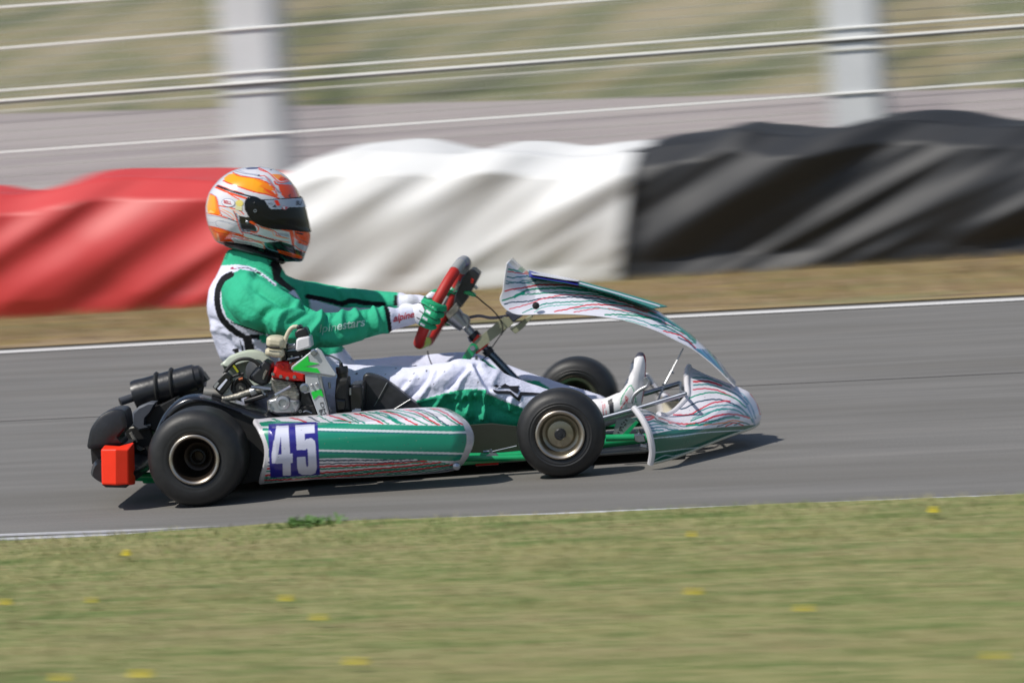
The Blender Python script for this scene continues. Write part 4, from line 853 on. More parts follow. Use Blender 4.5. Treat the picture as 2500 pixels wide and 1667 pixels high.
# top sensor box, water hose
sub('ignition_box', MB().slab(mp(G, [(1268, 262), (1300, 235), (1425, 212), (1445, 225), (1465, 345), (1440, 365), (1285, 410), (1262, 390)]), -.50, -.43, .005), M_white, .002)
sub('box_cap', MB().slab(mp(G, [(1250, 165), (1290, 125), (1380, 103), (1405, 120), (1432, 195), (1400, 220), (1275, 242), (1255, 215)]), -.495, -.44, .004), M_black, .003)
sub('cap_knob', MB().slab(mp(G, [(1270, 85), (1310, 68), (1345, 95), (1335, 120), (1280, 130)]), -.49, -.45, .003), M_black)
sub('box_neck', MB().tube([WY(*G(1160, 350), -.45), WY(*G(1270, 330), -.46)], .0085, 16), M_steel, 0)
sub('neck_collar', MB().tube([WY(*G(1145, 352), -.45), WY(*G(1190, 343), -.45)], .0098, 16), M_blacksat, 0)
sub('water_hose', MB().tube(cab(G, [(1112, 360), (1120, 300), (1145, 220), (1185, 140), (1230, 98), (1290, 92)], -.47), .0065, 12), M_cream, 0)
r0 = sub('coolant_bottle', MB().slab(spl(mp(G, [(885, 245), (900, 225), (1000, 218), (1090, 240), (1112, 270), (1100, 355), (1040, 372), (900, 350), (882, 310), (885, 245)]), 30)[:-1], -.49, -.42, .010), M_cream, .004)
sub('bottle_lower', MB().slab(spl(mp(G, [(868, 405), (890, 375), (1080, 385), (1108, 420), (1100, 480), (1010, 490), (890, 462), (866, 440), (868, 405)]), 30)[:-1], -.488, -.42, .010), M_cream, .004)
sub('bottle_strap', MB().tube([WY(*G(888, 340), -.492), WY(*G(930, 355), -.492), WY(*G(1060, 358), -.492)], .0026, 8), M_dark, 0)
sub('bottle_bracket', MB().slab(mp(G, [(1100, 380), (1140, 370), (1145, 520), (1090, 530)]), -.46, -.42, .002), M_blacksat)
sub('head_pipe', MB().tube([WY(*G(1075, 540), -.44), WY(*G(1085, 480), -.44)], .0095, 16), M_steel, 0)
sub('upper_bracket', MB().slab(mp(G, [(1140, 410), (1280, 400), (1460, 380), (1440, 440), (1260, 540), (1190, 560), (1150, 500)]), -.45, -.43, .002), M_dark)
for x, y in ((1345, 468), (1405, 450), (1180, 500), (1195, 550), (1215, 470)): sub('bracket_screw', MB().lathe([(0, .0001), (0, .0035), (.005, .003), (.005, .0001)], WY(*G(x, y), -.46), YN, 10), M_steel, 0)
sub('throttle_link', MB().tube([WY(*G(1160, 505), -.462), WY(*G(1310, 478), -.462)], .003, 8), M_steel, 0)
# left cluster: radiator duct, wiring, coil
sub('fan_housing', MB().slab(mp(G, [(690, 720), (800, 600), (860, 520), (940, 560), (960, 620), (900, 830), (830, 850), (720, 800)]), -.44, -.36, .006), M_black, .003)
sub('fan_drum', MB().lathe([(0, .033), (.014, .030), (.018, .022), (.018, .0001)], WY(*G(760, 650), -.40), (-.6, -.8, .25), 30), mat('dark_grey_plastic', '3b3c3e', .45), 0)
sub('fan_rim', MB().slab(mp(G, [(850, 690), (880, 640), (905, 655), (880, 720), (855, 770), (838, 760)]), -.447, -.44, .002), M_cast, 0)
sub('magneto', MB().lathe([(0, .0001), (0, .030), (.014, .030), (.018, .024), (.016, .018), (.02, .016), (.02, .0001)], WY(*G(575, 865), -.42), YN, 36), M_dark, 0)
sub('magneto_plate', MB().slab(mp(G, [(540, 850), (560, 845), (600, 880), (590, 900), (555, 880), (540, 895)]), -.4425, -.439), M_cast, 0)
coil = sub('ignition_coil', MB().slab(mp(G, [(200, 860), (350, 680), (400, 668), (455, 720), (420, 770), (450, 800), (330, 960), (290, 950)]), -.45, -.40, .003), M_blacksat, .002)
sub('coil_label', MB().slab(mp(G, [(262, 880), (375, 755), (395, 770), (290, 902)]), -.4515, -.449), M_plate, 0)
sub('coil_sticker', MB().slab(mp(G, [(215, 855), (262, 795), (288, 810), (240, 880)]), -.4515, -.449), M_grey, 0)
sub('coil_mount', MB().slab(mp(G, [(335, 905), (390, 850), (500, 980), (470, 1010), (340, 1000)]), -.43, -.425, .001), M_alu)
sub('mount_screw', MB().lathe([(0, .0001), (0, .006), (.005, .005), (.005, .0001)], WY(*G(388, 905), -.43), YN, 12), M_steel, 0)
for pts, r in (([(350, 690), (420, 600), (520, 520), (640, 500), (740, 530), (800, 590)], .0052), ([(480, 570), (540, 660), (600, 740)], .003), ([(420, 770), (480, 720), (600, 690)], .004), ([(200, 960), (330, 990), (480, 1000)], .004), ([(640, 760), (700, 830), (740, 870)], .004), ([(470, 830), (500, 770), (560, 740), (610, 770)], .0035)):
    sub('wiring_loom', MB().tube(cab(G, pts, -.44), r, 10), M_dark, 0)
sub('yellow_wire', MB().tube(cab(G, [(470, 585), (530, 670)], -.446), .0035, 8), mat('yellow_sleeve', 'a8a818', .6), 0)
sub('copper_terminal', MB().tube(cab(G, [(540, 765), (590, 750)], -.446), .004, 8), mat('copper', 'b86a48', .4, .6), 0)
sub('exhaust_pipe', MB().tube(cab(G, [(330, 1010), (480, 990), (620, 945), (740, 910), (830, 900)], -.44), [.0085 + .0015 * min(1, i / 15) for i in range(40)], 16), M_cast, 0)
sub('pipe_collar', MB().tube([WY(*G(690, 930), -.44), WY(*G(760, 905), -.44)], .0135, 18), M_alu, 0)
sub('water_pipe', MB().tube(cab(G, [(610, 1045), (740, 1010), (900, 955)], -.45), .0075, 12), M_blacksat, 0)
sub('pipe_band', MB().tube(cab(G, [(840, 870), (850, 930), (880, 960)], -.455), .0045, 10), M_steel, 0)
sub('starter_motor', MB().tube([WY(*G(95, 930), -.40), WY(*G(330, 950), -.40)], .0165, 20), mat('aluminium_ribbed', '8f8c86', .5, .5), 0)
sub('mount_rod', MB().tube([WY(*G(700, 860), -.46), WY(*G(950, 880), -.46)], .005, 10), M_steel, 0)
sub('lever_rod', MB().tube([WY(*G(1000, 960), -.48), WY(*G(1200, 850), -.48)], .004, 8), M_steel, 0)
# carburettor and air box
cb = sub('carburettor', MB().slab(mp(G, [(1780, 740), (1940, 740), (1945, 980), (1960, 1180), (1780, 1200), (1760, 980)]), -.45, -.39, .008), M_dark, .004)
c0 = WY(*G(1850, 600), -.42); sub('carburettor_cap', MB().lathe([(0, .0001), (0, .017), (.003, .018), (.018, .018), (.019, .0165), (.032, .0165), (.034, .019), (.046, .019), (.048, .0165), (.075, .0165)], c0, (.05, 0, -1), 28), M_blacksat, 0)
sub('cable_boot', MB().tube([WY(*G(1838, 545), -.42), WY(*G(1848, 605), -.42)], [.0045, .0065], 12), M_dark, 0)
sub('throttle_cable', MB().tube(cab(G, [(1630, 455), (1700, 460), (1770, 490), (1820, 520), (1838, 560)], -.43), .0026, 8), mat('cable_sheath', '5a6468', .4), 0)
sub('carburettor_bowl', MB().slab(mp(G, [(1770, 1010), (1900, 1020), (1895, 1170), (1790, 1180)]), -.458, -.44, .005), M_blacksat, .003)
sub('jet_screw', MB().tube([WY(*G(1690, 800), -.45), WY(*G(1700, 880), -.45)], .0035, 8), M_steel, 0)
sub('air_box', MB().slab(mp(G, [(1945, 840), (2100, 820), (2120, 860), (2115, 1200), (1950, 1200)]), -.44, -.30, .006), M_blacksat, .004)
sub('air_horn', MB().tube([WY(*G(1960, 870), -.44), WY(*G(1962, 960), -.44)], .004, 8), M_steel, 0)
sub('rag', MB().slab(mp(G, [(1975, 1180), (1990, 1150), (2010, 1155), (2020, 1138), (2095, 1140), (2092, 1190), (2000, 1200)]), -.45, -.44, .002), M_white, 0)
# ---- seat
v = []; f = []; q = spl(mp(G, [(320, 562), (450, 500), (620, 440), (760, 430), (880, 470), (985, 535)]), 50); q2 = spl(mp(G, [(520, 960), (580, 940), (660, 930), (760, 930), (900, 920), (1000, 900)]), 50)
for a, b in zip(q, q2):
    for j in range(12):
        t = j / 11; p = WY(a[0] * (1 - t) + b[0] * t, a[1] * (1 - t) + b[1] * t, -.215 + .03 * math.sin(t * 3)); v.append(p)
for i in range(49):
    for j in range(11): k = i * 12 + j; f.append((k, k + 1, k + 13, k + 12))
seat = MB().add(v, f).build('seat', M_seat, kart); so_ = seat.modifiers.new('s', 'SOLIDIFY'); so_.thickness = .005; so_.offset = -1
v = []; f = []
for i, a in enumerate(q):
    e = min(1, (i + 1) / 10, (50 - i) / 10); p = WY(*a, -.24)
    for j, (dy, dz) in enumerate(((.0, .004), (-.012, .009), (-.022, .004), (-.026, -.006), (-.026, -.016), (-.018, -.016), (.0, -.004))): v.append(p + Vector((0, dy * 1.1, dz * 1.3 * e)))
for i in range(49):
    for j in range(7): k = i * 7; jj = (j + 1) % 7; f.append((k + j, k + jj, k + 7 + jj, k + 7 + j))
MB().add(v, f).build('seat_lip', mat('seat_lip_cream', 'b8c0b0', .35), seat)
# far side and back of the shell round the driver
sh = MB()
bk_ = [(.14, .33), (.09, .30), (.08, .22), (.12, .12), (.22, .055), (.38, .05), (.50, .06)]
S_ = spl(bk_, 30); v = []; f = []
for (x, z) in S_:
    for j in range(21):
        a = -1 + 2 * j / 20; yy = a * .195; lift = (abs(a) ** 4) * .07 * (1 if x > .12 else .3); v.append(Vector((x + (.03 * abs(a) ** 3), yy, z + lift * (0.3 if x > .4 else 1))))
for i in range(29):
    for j in range(20): k = i * 21 + j; f.append((k, k + 1, k + 22, k + 21))
o_ = MB().add(v, f).build('seat_shell', M_blacksat, seat); so_ = o_.modifiers.new('s', 'SOLIDIFY'); so_.thickness = .005
M_carb = mat('seat_side_black', (.03, .031, .035), .4, var=.35, vscale=30)
side = MB().slab(spl(mp(I_, [(148, 420), (155, 375), (190, 352), (260, 362), (350, 395), (430, 445), (520, 510), (620, 590), (700, 655), (760, 715)]), 40) + mp(I_, [(760, 780), (150, 780)]), -.315, -.27, .006).build('seat_side', M_carb, seat, bevel=.003)
MB().tube([WY(*I_(408, 442), -.3175), WY(*I_(272, 690), -.3175)], .0012, 6).build('highlight_line', M_alu, side); MB().tube([WY(*I_(650, 618), -.3175), WY(*I_(460, 735), -.3175)], .0012, 6).build('highlight_line', M_alu, side)  # thin bright strips standing in for highlights on the dark seat side

# ================================================================== DRIVER
def Q(fn, x, y, Y): return tuple(WY(*fn(x, y), Y))
def sec(xl, xr, y, hy, tl=0.0):   # torso section from source pixels left / right edge
    a = WY(xl, y, 0); b = WY(xr, y, 0); return ((a.x + b.x) / 2, (a.z + b.z) / 2, (b.x - a.x) / 2, hy, tl)
parts = MB()
parts.add(*loft_y([sec(556, 668, 606, .062), sec(545, 674, 628, .068), sec(536, 684, 650, .080), sec(527, 694, 676, .135), sec(514, 712, 712, .185), sec(514, 745, 760, .19), sec(524, 792, 815, .178), sec(545, 842, 865, .175), sec(575, 872, 910, .185), sec(590, 900, 960, .19), sec(610, 900, 990, .17)]))
cx = lambda *a: parts.add(*chain(*a))
NA = [Q(B, 420, 400, -.165), Q(B, 560, 560, -.235), Q(B, 830, 690, -.29), Q(B, 1130, 800, -.30), Q(B, 1450, 775, -.25), Q(B, 1830, 705, -.185)]
NR = [.062, .071, .064, .0535, .0475, .0375]
cx(NA, NR)
cx([Q(B, 1780, 718, -.19), Q(B, 1950, 690, -.17), Q(B, 2120, 640, -.15)], [.034, .030, .027])
FA = [Q(B, 700, 400, .15), Q(B, 900, 500, .21), Q(B, 1150, 520, .26), Q(B, 1380, 540, .27), Q(B, 1650, 560, .23), Q(B, 1960, 565, .17)]
cx(FA, [.06, .060, .054, .048, .044, .037])
cx([Q(B, 1950, 565, .17), Q(B, 2150, 560, .14)], [.034, .028])
NLg = [Q(I_, -250, 560, -.11), Q(I_, 300, 560, -.15), Q(I_, 800, 530, -.20), Q(I_, 1230, 445, -.225), Q(I_, 1600, 570, -.21), Q(I_, 2050, 700, -.19), Q(I_, 2500, 800, -.17)]
cx(NLg, [.095, .085, .0765, .067, .063, .054, .046])
cx([Q(I_, 900, 690, -.20), Q(I_, 1300, 720, -.22), Q(I_, 1700, 790, -.20)], [.045, .058, .045])
cx([Q(I_, 1150, 330, -.225), Q(I_, 1350, 350, -.225)], [.040, .040])
FLg = [Q(I_, -200, 560, .11), Q(I_, 300, 470, .15), Q(I_, 800, 400, .19), Q(I_, 1230, 345, .215), Q(I_, 1650, 470, .20), Q(I_, 2150, 610, .18), Q(I_, 2600, 720, .16)]
cx(FLg, [.095, .083, .072, .064, .060, .052, .045])
cx([Q(B, 640, 110, 0), Q(B, 560, -200, 0)], [.048, .046])          # neck up into the helmet
hd = WY(605, 510, 0); v, f = chain([tuple(hd + Vector((0, 0, .03))), tuple(hd + Vector((0, 0, -.04)))], [(.085, .068), (.085, .066)]); parts.add(v, f)
bme = remesh((parts.v, parts.f), .0038, 6, 'person')
co = getco(bme); no = getno(bme)
def bone_d(co, pts):
    d = np.full(len(co), 1e9)
    for a, b in zip(pts[:-1], pts[1:]):
        a = np.array(a); b = np.array(b); ab = b - a; t = np.clip(((co - a) @ ab) / (ab @ ab), 0, 1); d = np.minimum(d, np.linalg.norm(co - a - t[:, None] * ab, axis=1))
    return d
TOR = [tuple(WY(600, 700, 0)), tuple(WY(660, 820, 0)), tuple(WY(730, 930, 0))]
dn = bone_d(co, NA + [Q(B, 2120, 640, -.15)]) / .062; df = bone_d(co, FA + [Q(B, 2150, 560, .14)]) / .055
dl = bone_d(co, NLg) / .075; dg_ = bone_d(co, FLg) / .07; dt = bone_d(co, TOR) / .15
lab = np.argmin(np.stack([dn, df, dl, dg_, dt]), 0)
px = proj(co); vis = (no @ (-CF)) > 0.0
armish = (lab == 0)
def crease(lines, m, far=False):
    global co
    disp = np.zeros(len(co))
    for fn, pts, amp, wd in lines:
        d = pdist(px, spl(mp(fn, pts), 30)); disp += amp * np.exp(-(d / wd) ** 2)
    disp *= m; co = co + no * disp[:, None]
# sleeve folds (ridges positive, valleys negative, millimetres)
nearm = ((lab == 0) | ((lab == 4) & (co[:, 1] < -.08))) & vis
K_ = .0016
crease([(B, [(480, 300), (620, 360), (800, 430), (1000, 520)], 6 * K_, 9), (B, [(600, 420), (720, 500), (900, 560), (1100, 560)], -9 * K_, 10), (B, [(980, 545), (850, 620), (790, 700), (780, 800)], 8 * K_, 9), (B, [(900, 560), (720, 600), (620, 700), (640, 830)], -8 * K_, 11),
    (B, [(1130, 570), (1050, 640), (900, 740)], -6 * K_, 8), (B, [(1200, 620), (1180, 720), (1080, 850), (1060, 960)], 7 * K_, 8), (B, [(1240, 640), (1230, 760), (1150, 900)], -7 * K_, 8), (B, [(1330, 600), (1300, 700), (1320, 800)], -6 * K_, 8), (B, [(1400, 600), (1380, 720), (1400, 850)], 5 * K_, 8),
    (B, [(1500, 590), (1540, 680), (1500, 720)], 6 * K_, 8), (B, [(1570, 590), (1610, 700)], -6 * K_, 8), (B, [(1680, 580), (1720, 700), (1730, 800)], 7 * K_, 7), (B, [(1640, 600), (1660, 760), (1640, 900)], -6 * K_, 8), (B, [(1780, 590), (1800, 720), (1830, 840)], 3 * K_, 7),
    (B, [(900, 870), (1000, 930), (1100, 980)], 5 * K_, 8), (B, [(1200, 900), (1400, 900), (1600, 850)], 4 * K_, 14), (B, [(1200, 830), (1300, 860), (1500, 810)], -4 * K_, 9),
    (B, [(430, 460), (400, 560), (480, 680)], 5 * K_, 16), (B, [(560, 300), (540, 420), (560, 520)], -4 * K_, 11), (B, [(330, 240), (460, 200), (640, 270), (760, 370)], 5 * K_, 7)], nearm)
crease([(B, [(1040, 400), (1050, 560)], -5 * K_, 7), (B, [(1350, 420), (1380, 560)], -6 * K_, 6), (B, [(1500, 440), (1460, 560)], 5 * K_, 6), (B, [(1550, 450), (1600, 560)], -5 * K_, 6), (B, [(1750, 490), (1760, 560)], -4 * K_, 6), (B, [(1840, 490), (1850, 560)], 4 * K_, 6)], (lab == 1) & vis)
crease([(B, [(150, 350), (140, 600), (200, 830), (280, 1040)], 4 * K_, 12), (B, [(230, 820), (330, 960), (420, 1010)], -5 * K_, 9), (B, [(560, 900), (700, 930), (780, 1000)], 5 * K_, 10), (G, [(1900, 400), (1950, 560), (2050, 700)], -6 * K_, 9), (G, [(1750, 420), (1820, 600)], 4 * K_, 10), (B, [(160, 700), (230, 740)], -4 * K_, 7), (B, [(170, 800), (300, 850)], 4 * K_, 7)], (lab == 4) & vis)
legm = ((lab == 2) & vis); K_ = .0013
crease([(I_, [(1340, 270), (1400, 380), (1480, 510)], -9 * K_, 7), (I_, [(1290, 280), (1350, 400), (1420, 520), (1430, 560)], 7 * K_, 6), (I_, [(1220, 310), (1120, 420), (1040, 500)], -9 * K_, 8), (I_, [(1250, 340), (1180, 420), (1150, 500)], 7 * K_, 6), (I_, [(1080, 300), (960, 400), (900, 480)], 5 * K_, 9), (I_, [(860, 330), (800, 430), (700, 540), (640, 600)], -7 * K_, 7), (I_, [(700, 400), (640, 480), (560, 560)], 6 * K_, 7),
    (I_, [(900, 350), (860, 450), (760, 590)], 6 * K_, 6), (I_, [(600, 430), (530, 520)], -6 * K_, 7), (I_, [(980, 600), (930, 660), (880, 720)], 9 * K_, 5), (I_, [(1220, 560), (1180, 620), (1150, 690)], 9 * K_, 5), (I_, [(1255, 560), (1265, 650), (1245, 760)], 10 * K_, 4), (I_, [(1430, 530), (1420, 680), (1412, 820)], 11 * K_, 4), (I_, [(1330, 570), (1340, 640)], 6 * K_, 5), (I_, [(1150, 570), (1130, 610)], 6 * K_, 5),
    (I_, [(1020, 620), (1050, 720), (1000, 800)], -8 * K_, 11), (I_, [(1330, 640), (1340, 760), (1300, 860)], -9 * K_, 10), (I_, [(1480, 640), (1500, 760), (1460, 850)], -8 * K_, 12), (I_, [(1560, 340), (1500, 470), (1540, 560)], 4 * K_, 9), (I_, [(1640, 600), (1630, 680)], -6 * K_, 5), (I_, [(1700, 620), (1690, 720)], 6 * K_, 5), (I_, [(1770, 640), (1750, 740)], -6 * K_, 5), (I_, [(700, 650), (900, 600), (1150, 540), (1430, 525), (1600, 600), (1820, 710)], 3 * K_, 5)], legm)
crease([(I_, [(1100, 230), (700, 290)], 3 * K_, 12), (I_, [(1700, 360), (1850, 460)], -5 * K_, 7), (I_, [(1850, 400), (2050, 480)], 5 * K_, 7), (I_, [(1960, 440), (2000, 520)], -5 * K_, 6), (I_, [(500, 300), (520, 420)], -4 * K_, 9)], (lab == 3) & vis)
rs = np.zeros(len(co))
for i in range(len(co)):
    c = co[i]; rs[i] = noise.noise(Vector((c[0] * 14, c[1] * 14, c[2] * 22))) * .0028 + noise.noise(Vector((c[0] * 34, c[1] * 30, c[2] * 44 + 5))) * .0011
co = co + no * rs[:, None]; setco(bme, co)
person = link('person', bme, M_suit)
tag(person, 'kart driver in green and white race suit and orange helmet gripping the steering wheel', 'person')
px0 = proj(co)
SG = '32ae86'; SW = 'dadcf0'; SB = '101115'
col = np.ones((len(co), 4)); col[:, :3] = lin(SW)
def reg(m, poly=None, line=None, wd=0, c=SG, pxx=None):
    p = px0 if pxx is None else pxx; q = m.copy()
    if poly is not None: q &= inpoly(p, poly)
    if line is not None: q &= pdist(p, spl(line, 60)) < wd / 2
    col[q, :3] = lin(c)
body = (lab == 4) | (lab == 0)
mir = co.copy(); mir[:, 1] = -np.abs(mir[:, 1]); pm = proj(mir)
near = np.ones(len(co), bool)
# collar and shoulders green, yoke white, black piping round the shoulder
nmask = (lab == 0) | (lab == 4)
allb = nmask | (lab == 1)
reg(allb, mp(B, [(200, 190), (215, 60), (240, -60), (900, -60), (900, 260), (720, 330), (500, 215), (380, 180)]), pxx=pm)
reg(allb, mp(B, [(380, 245), (420, 222), (560, 250), (700, 320), (800, 380), (900, 440), (1100, 540), (1250, 560), (1830, 540), (1880, 860), (1850, 900), (1400, 1010), (1200, 1060), (1000, 990), (800, 890), (620, 850), (430, 780), (290, 690), (240, 560), (235, 400), (280, 300)]), pxx=pm)
reg(allb, mp(B, [(720, 330), (900, 260), (980, 400), (1050, 470), (1200, 600), (900, 480)]), pxx=pm)
reg(nmask & (co[:, 1] < 0), None, mp(B, [(330, 275), (255, 320), (205, 420), (200, 560), (240, 690), (330, 790), (440, 855), (620, 868)]), 60 * .255, SB)
reg(nmask & (co[:, 1] < 0), None, mp(B, [(330, 730), (420, 765), (620, 830), (720, 860)]), 14 * .255, SB)
reg(nmask & (co[:, 1] < 0), mp(B, [(340, 742), (430, 775), (620, 838), (720, 868), (600, 850), (470, 850), (390, 800)]), c=SW)
reg(nmask & (co[:, 1] < 0), None, mp(B, [(390, 190), (520, 215), (620, 270), (700, 330), (752, 372)]), 26 * .255, SW)
reg(nmask & (co[:, 1] < 0), None, mp(B, [(400, 212), (500, 216), (590, 255), (680, 325), (745, 375)]), 6 * .255, SB)
reg(nmask & (co[:, 1] < 0), mp(B, [(560, 228), (620, 262), (600, 275), (570, 262)]), c=SB)
reg(nmask & (co[:, 1] < 0), mp(B, [(320, 215), (345, 200), (360, 215), (440, 212), (330, 228)]), c='a0304a')
# black chest front and near chest white badge
reg(nmask | (lab == 1), mp(B, [(640, 20), (700, 180), (735, 330), (740, 330), (700, 160), (800, 90), (830, 180), (800, 290), (860, 350), (960, 420), (900, 440), (740, 330)]), c=SB)
reg(nmask, mp(B, [(880, 450), (975, 395), (1040, 460), (1100, 560), (1000, 520)]), c=SW)
# lower torso: black side flashes
reg((lab == 4) & (co[:, 1] < 0), mp(B, [(435, 870), (520, 880), (575, 1030), (480, 1060)]), c=SB); reg((lab == 4) & (co[:, 1] < 0), mp(B, [(412, 900), (430, 930), (475, 1060), (450, 1060)]), c=SB); reg((lab == 4) & (co[:, 1] < 0), mp(B, [(335, 995), (400, 975), (412, 1030), (380, 1040)]), c=SB)
reg((lab == 4) & (co[:, 1] < 0), mp(B, [(600, 850), (660, 850), (700, 900), (640, 940), (605, 900)]), c=SG)
# sleeve end: black band then white gauntlet
cuff = (lab == 0)
reg(cuff, mp(B, [(1775, 500), (1800, 500), (1850, 640), (1885, 900), (1845, 900), (1815, 680)]), c=SB)
reg(cuff, mp(B, [(1800, 480), (1850, 640), (1885, 920), (2400, 920), (2400, 400)]), c=SW)
reg(cuff, None, mp(B, [(1250, 1010), (1380, 1005), (1600, 955), (1860, 868)]), 10 * .255, SB)
# far arm
fa = (lab == 1) | ((lab == 4) & (co[:, 1] > .05))
reg(fa, mp(B, [(950, 340), (1950, 420), (1950, 560), (1500, 520), (1380, 545), (1100, 500), (1000, 480)]))
reg(fa, mp(B, [(1080, 505), (1380, 590), (2000, 600), (2000, 700), (1100, 700)]), c=SW)
reg(fa, None, mp(B, [(1060, 485), (1150, 500), (1300, 530), (1390, 555), (1480, 525), (1600, 545), (1790, 560)]), 48 * .255, SB)
reg(fa, mp(B, [(1890, 470), (1935, 480), (1925, 570), (1880, 570)]), c=SB)
reg((lab == 1), mp(B, [(1935, 400), (2400, 400), (2400, 700), (1920, 700)]), c=SW)
# legs: green lower half with seam
ll = (lab == 2)
reg(ll, mp(I_, [(600, 660), (700, 640), (900, 590), (1150, 528), (1425, 518), (1450, 560), (1600, 628), (1820, 715), (2400, 800), (2400, 1200), (600, 1200)]))
reg(ll, None, mp(I_, [(690, 645), (900, 592), (1150, 530), (1420, 520), (1440, 560), (1600, 632), (1820, 718)]), 11 * .234, '25b57c')
lf = (lab == 3)
reg(lf, mp(I_, [(1400, 190), (1500, 260), (1690, 400), (1690, 480), (1400, 330), (1350, 250)])); reg(lf, mp(I_, [(1800, 420), (1990, 425), (2110, 510), (2300, 600), (2300, 800), (1700, 800), (1780, 500)]))
reg(lf, mp(I_, [(600, 560), (1300, 480), (1800, 640), (1800, 900), (600, 900)]))
# small dark specks of rubber
r9 = random.Random(9)
for (x, y, a, b) in ((895, 455, 3, 14), (650, 425, 9, 5), (740, 405, 6, 4), (1008, 330, 4, 5), (1275, 330, 5, 4), (1358, 443, 6, 4), (1110, 482, 5, 4), (820, 320, 8, 8), (700, 270, 22, 5), (495, 295, 8, 5), (390, 355, 5, 4), (35, 200, 5, 4), (88, 350, 11, 8), (685, 348, 6, 4)):
    reg(legm | (lab == 3) | (lab == 4), [I_(x + a * math.cos(q) * 1.2, y + b * math.sin(q) * 1.2) for q in np.linspace(0, 6.28, 9)[:-1]], c='3a3a48')
put(bme, col)
bvp = bvh_of([person])
# writing on the suit
def ital(fn, x, y, dx, dy, hx, hy, s): k = {'B': .2551, 'C': .1913, 'A': .1913}[s]; return fn(x, y), np.array((dx, dy)) * k, np.array((hx, hy)) * k
p0, ex, ey = ital(B, 1170, 832, 118, -16, 14, -112, 'B')
text_decal('lpin', p0, ex, ey, bvp, mat('faded_print', '8fc8b4', .7), 'sleeve_lettering', person, .0022, .0)
p0, ex, ey = ital(B, 1338, 806, 113, -17, 14, -118, 'B')
text_decal('estars', p0, ex, ey, bvp, M_whitetxt, 'sleeve_lettering', person, .0022, .018)
p0, ex, ey = ital(C_, 52, 972, 112, -26, 26, -130, 'C')
text_decal('alpines', p0, ex, ey, bvp, M_redtxt, 'cuff_lettering', person, .0022, .018)
# star logo on the shin
star = [[(1515, 480), (1545, 465), (1600, 478), (1640, 450), (1650, 462), (1685, 478), (1790, 478), (1775, 505), (1790, 520), (1768, 558), (1740, 545), (1700, 520), (1680, 500), (1600, 500), (1560, 495)],
        [(1508, 512), (1560, 530), (1660, 528), (1700, 535), (1768, 600), (1800, 540), (1900, 545), (2010, 552), (1960, 575), (1815, 578), (1790, 645), (1690, 565), (1560, 560), (1520, 540)]]
decal([mp(I_, s) for s in star], bvp, M_blacktxt, 'star_logo', person, .0025)
decal([mp(I_, [(1560, 488), (1580, 476), (1600, 490), (1580, 496)])], bvp, mat('suit_white', SW, .8), 'logo_gap', person, .0032)
text_decal('IDE BV', B(238, 162), np.array((8, -42)) * .2551 * .9, np.array((-38, -4)) * .2551, bvp, mat('dark_green_print', '0b4a38', .7), 'collar_lettering', person, .002)
text_decal('NGC', B(290, 130), np.array((10, -42)) * .2551 * .9, np.array((-38, -4)) * .2551, bvp, MATS['dark_green_print'], 'collar_lettering', person, .002)

# ---- helmet
hout = mp(A, [(950, 140), (1100, 163), (1230, 218), (1330, 298), (1420, 418), (1470, 520), (1520, 640), (1560, 800), (1585, 920), (1606, 1000), (1600, 1100), (1560, 1222), (1505, 1345), (1400, 1352), (1280, 1350), (1150, 1292), (950, 1240), (750, 1192), (560, 1150), (420, 1100), (350, 980), (300, 850), (280, 700), (290, 580), (330, 460), (400, 360), (500, 262), (620, 192), (780, 150)])
hc = WY(*A(900, 680), 0)
def hyt(p): # narrower towards the chin bar
    return 1.0 - .25 * max(0, (p.x - hc.x - .02) / .13) ** 1.6 - .22 * max(0, (hc.z - .03 - p.z) / .11) ** 1.5
v, f = inflate(hout, 0, .124, 560, 120, 2.6, 2.2, hc, hyt)
hme = mesh_from(v, f, 'helmet'); bm = bmesh.new(); bm.from_mesh(hme); bmesh.ops.recalc_face_normals(bm, faces=bm.faces); bm.to_mesh(hme); bm.free()
helmet = link('helmet', hme, M_helmet, person)
HO = 'fa5208'; HY = 'ffa808'; HW = 'dcdbe2'; HK = '15161a'; HR = 'ee4a1c'; HG = '9da3b4'
def pl(pts, c): return ('p', mp(A, pts), c)
def ln(pts, c, w_): return ('l', np.array(spl(mp(A, pts), 60)), w_ * .1913 * (1.5 if c in (HO, HR) else 1.2), c)
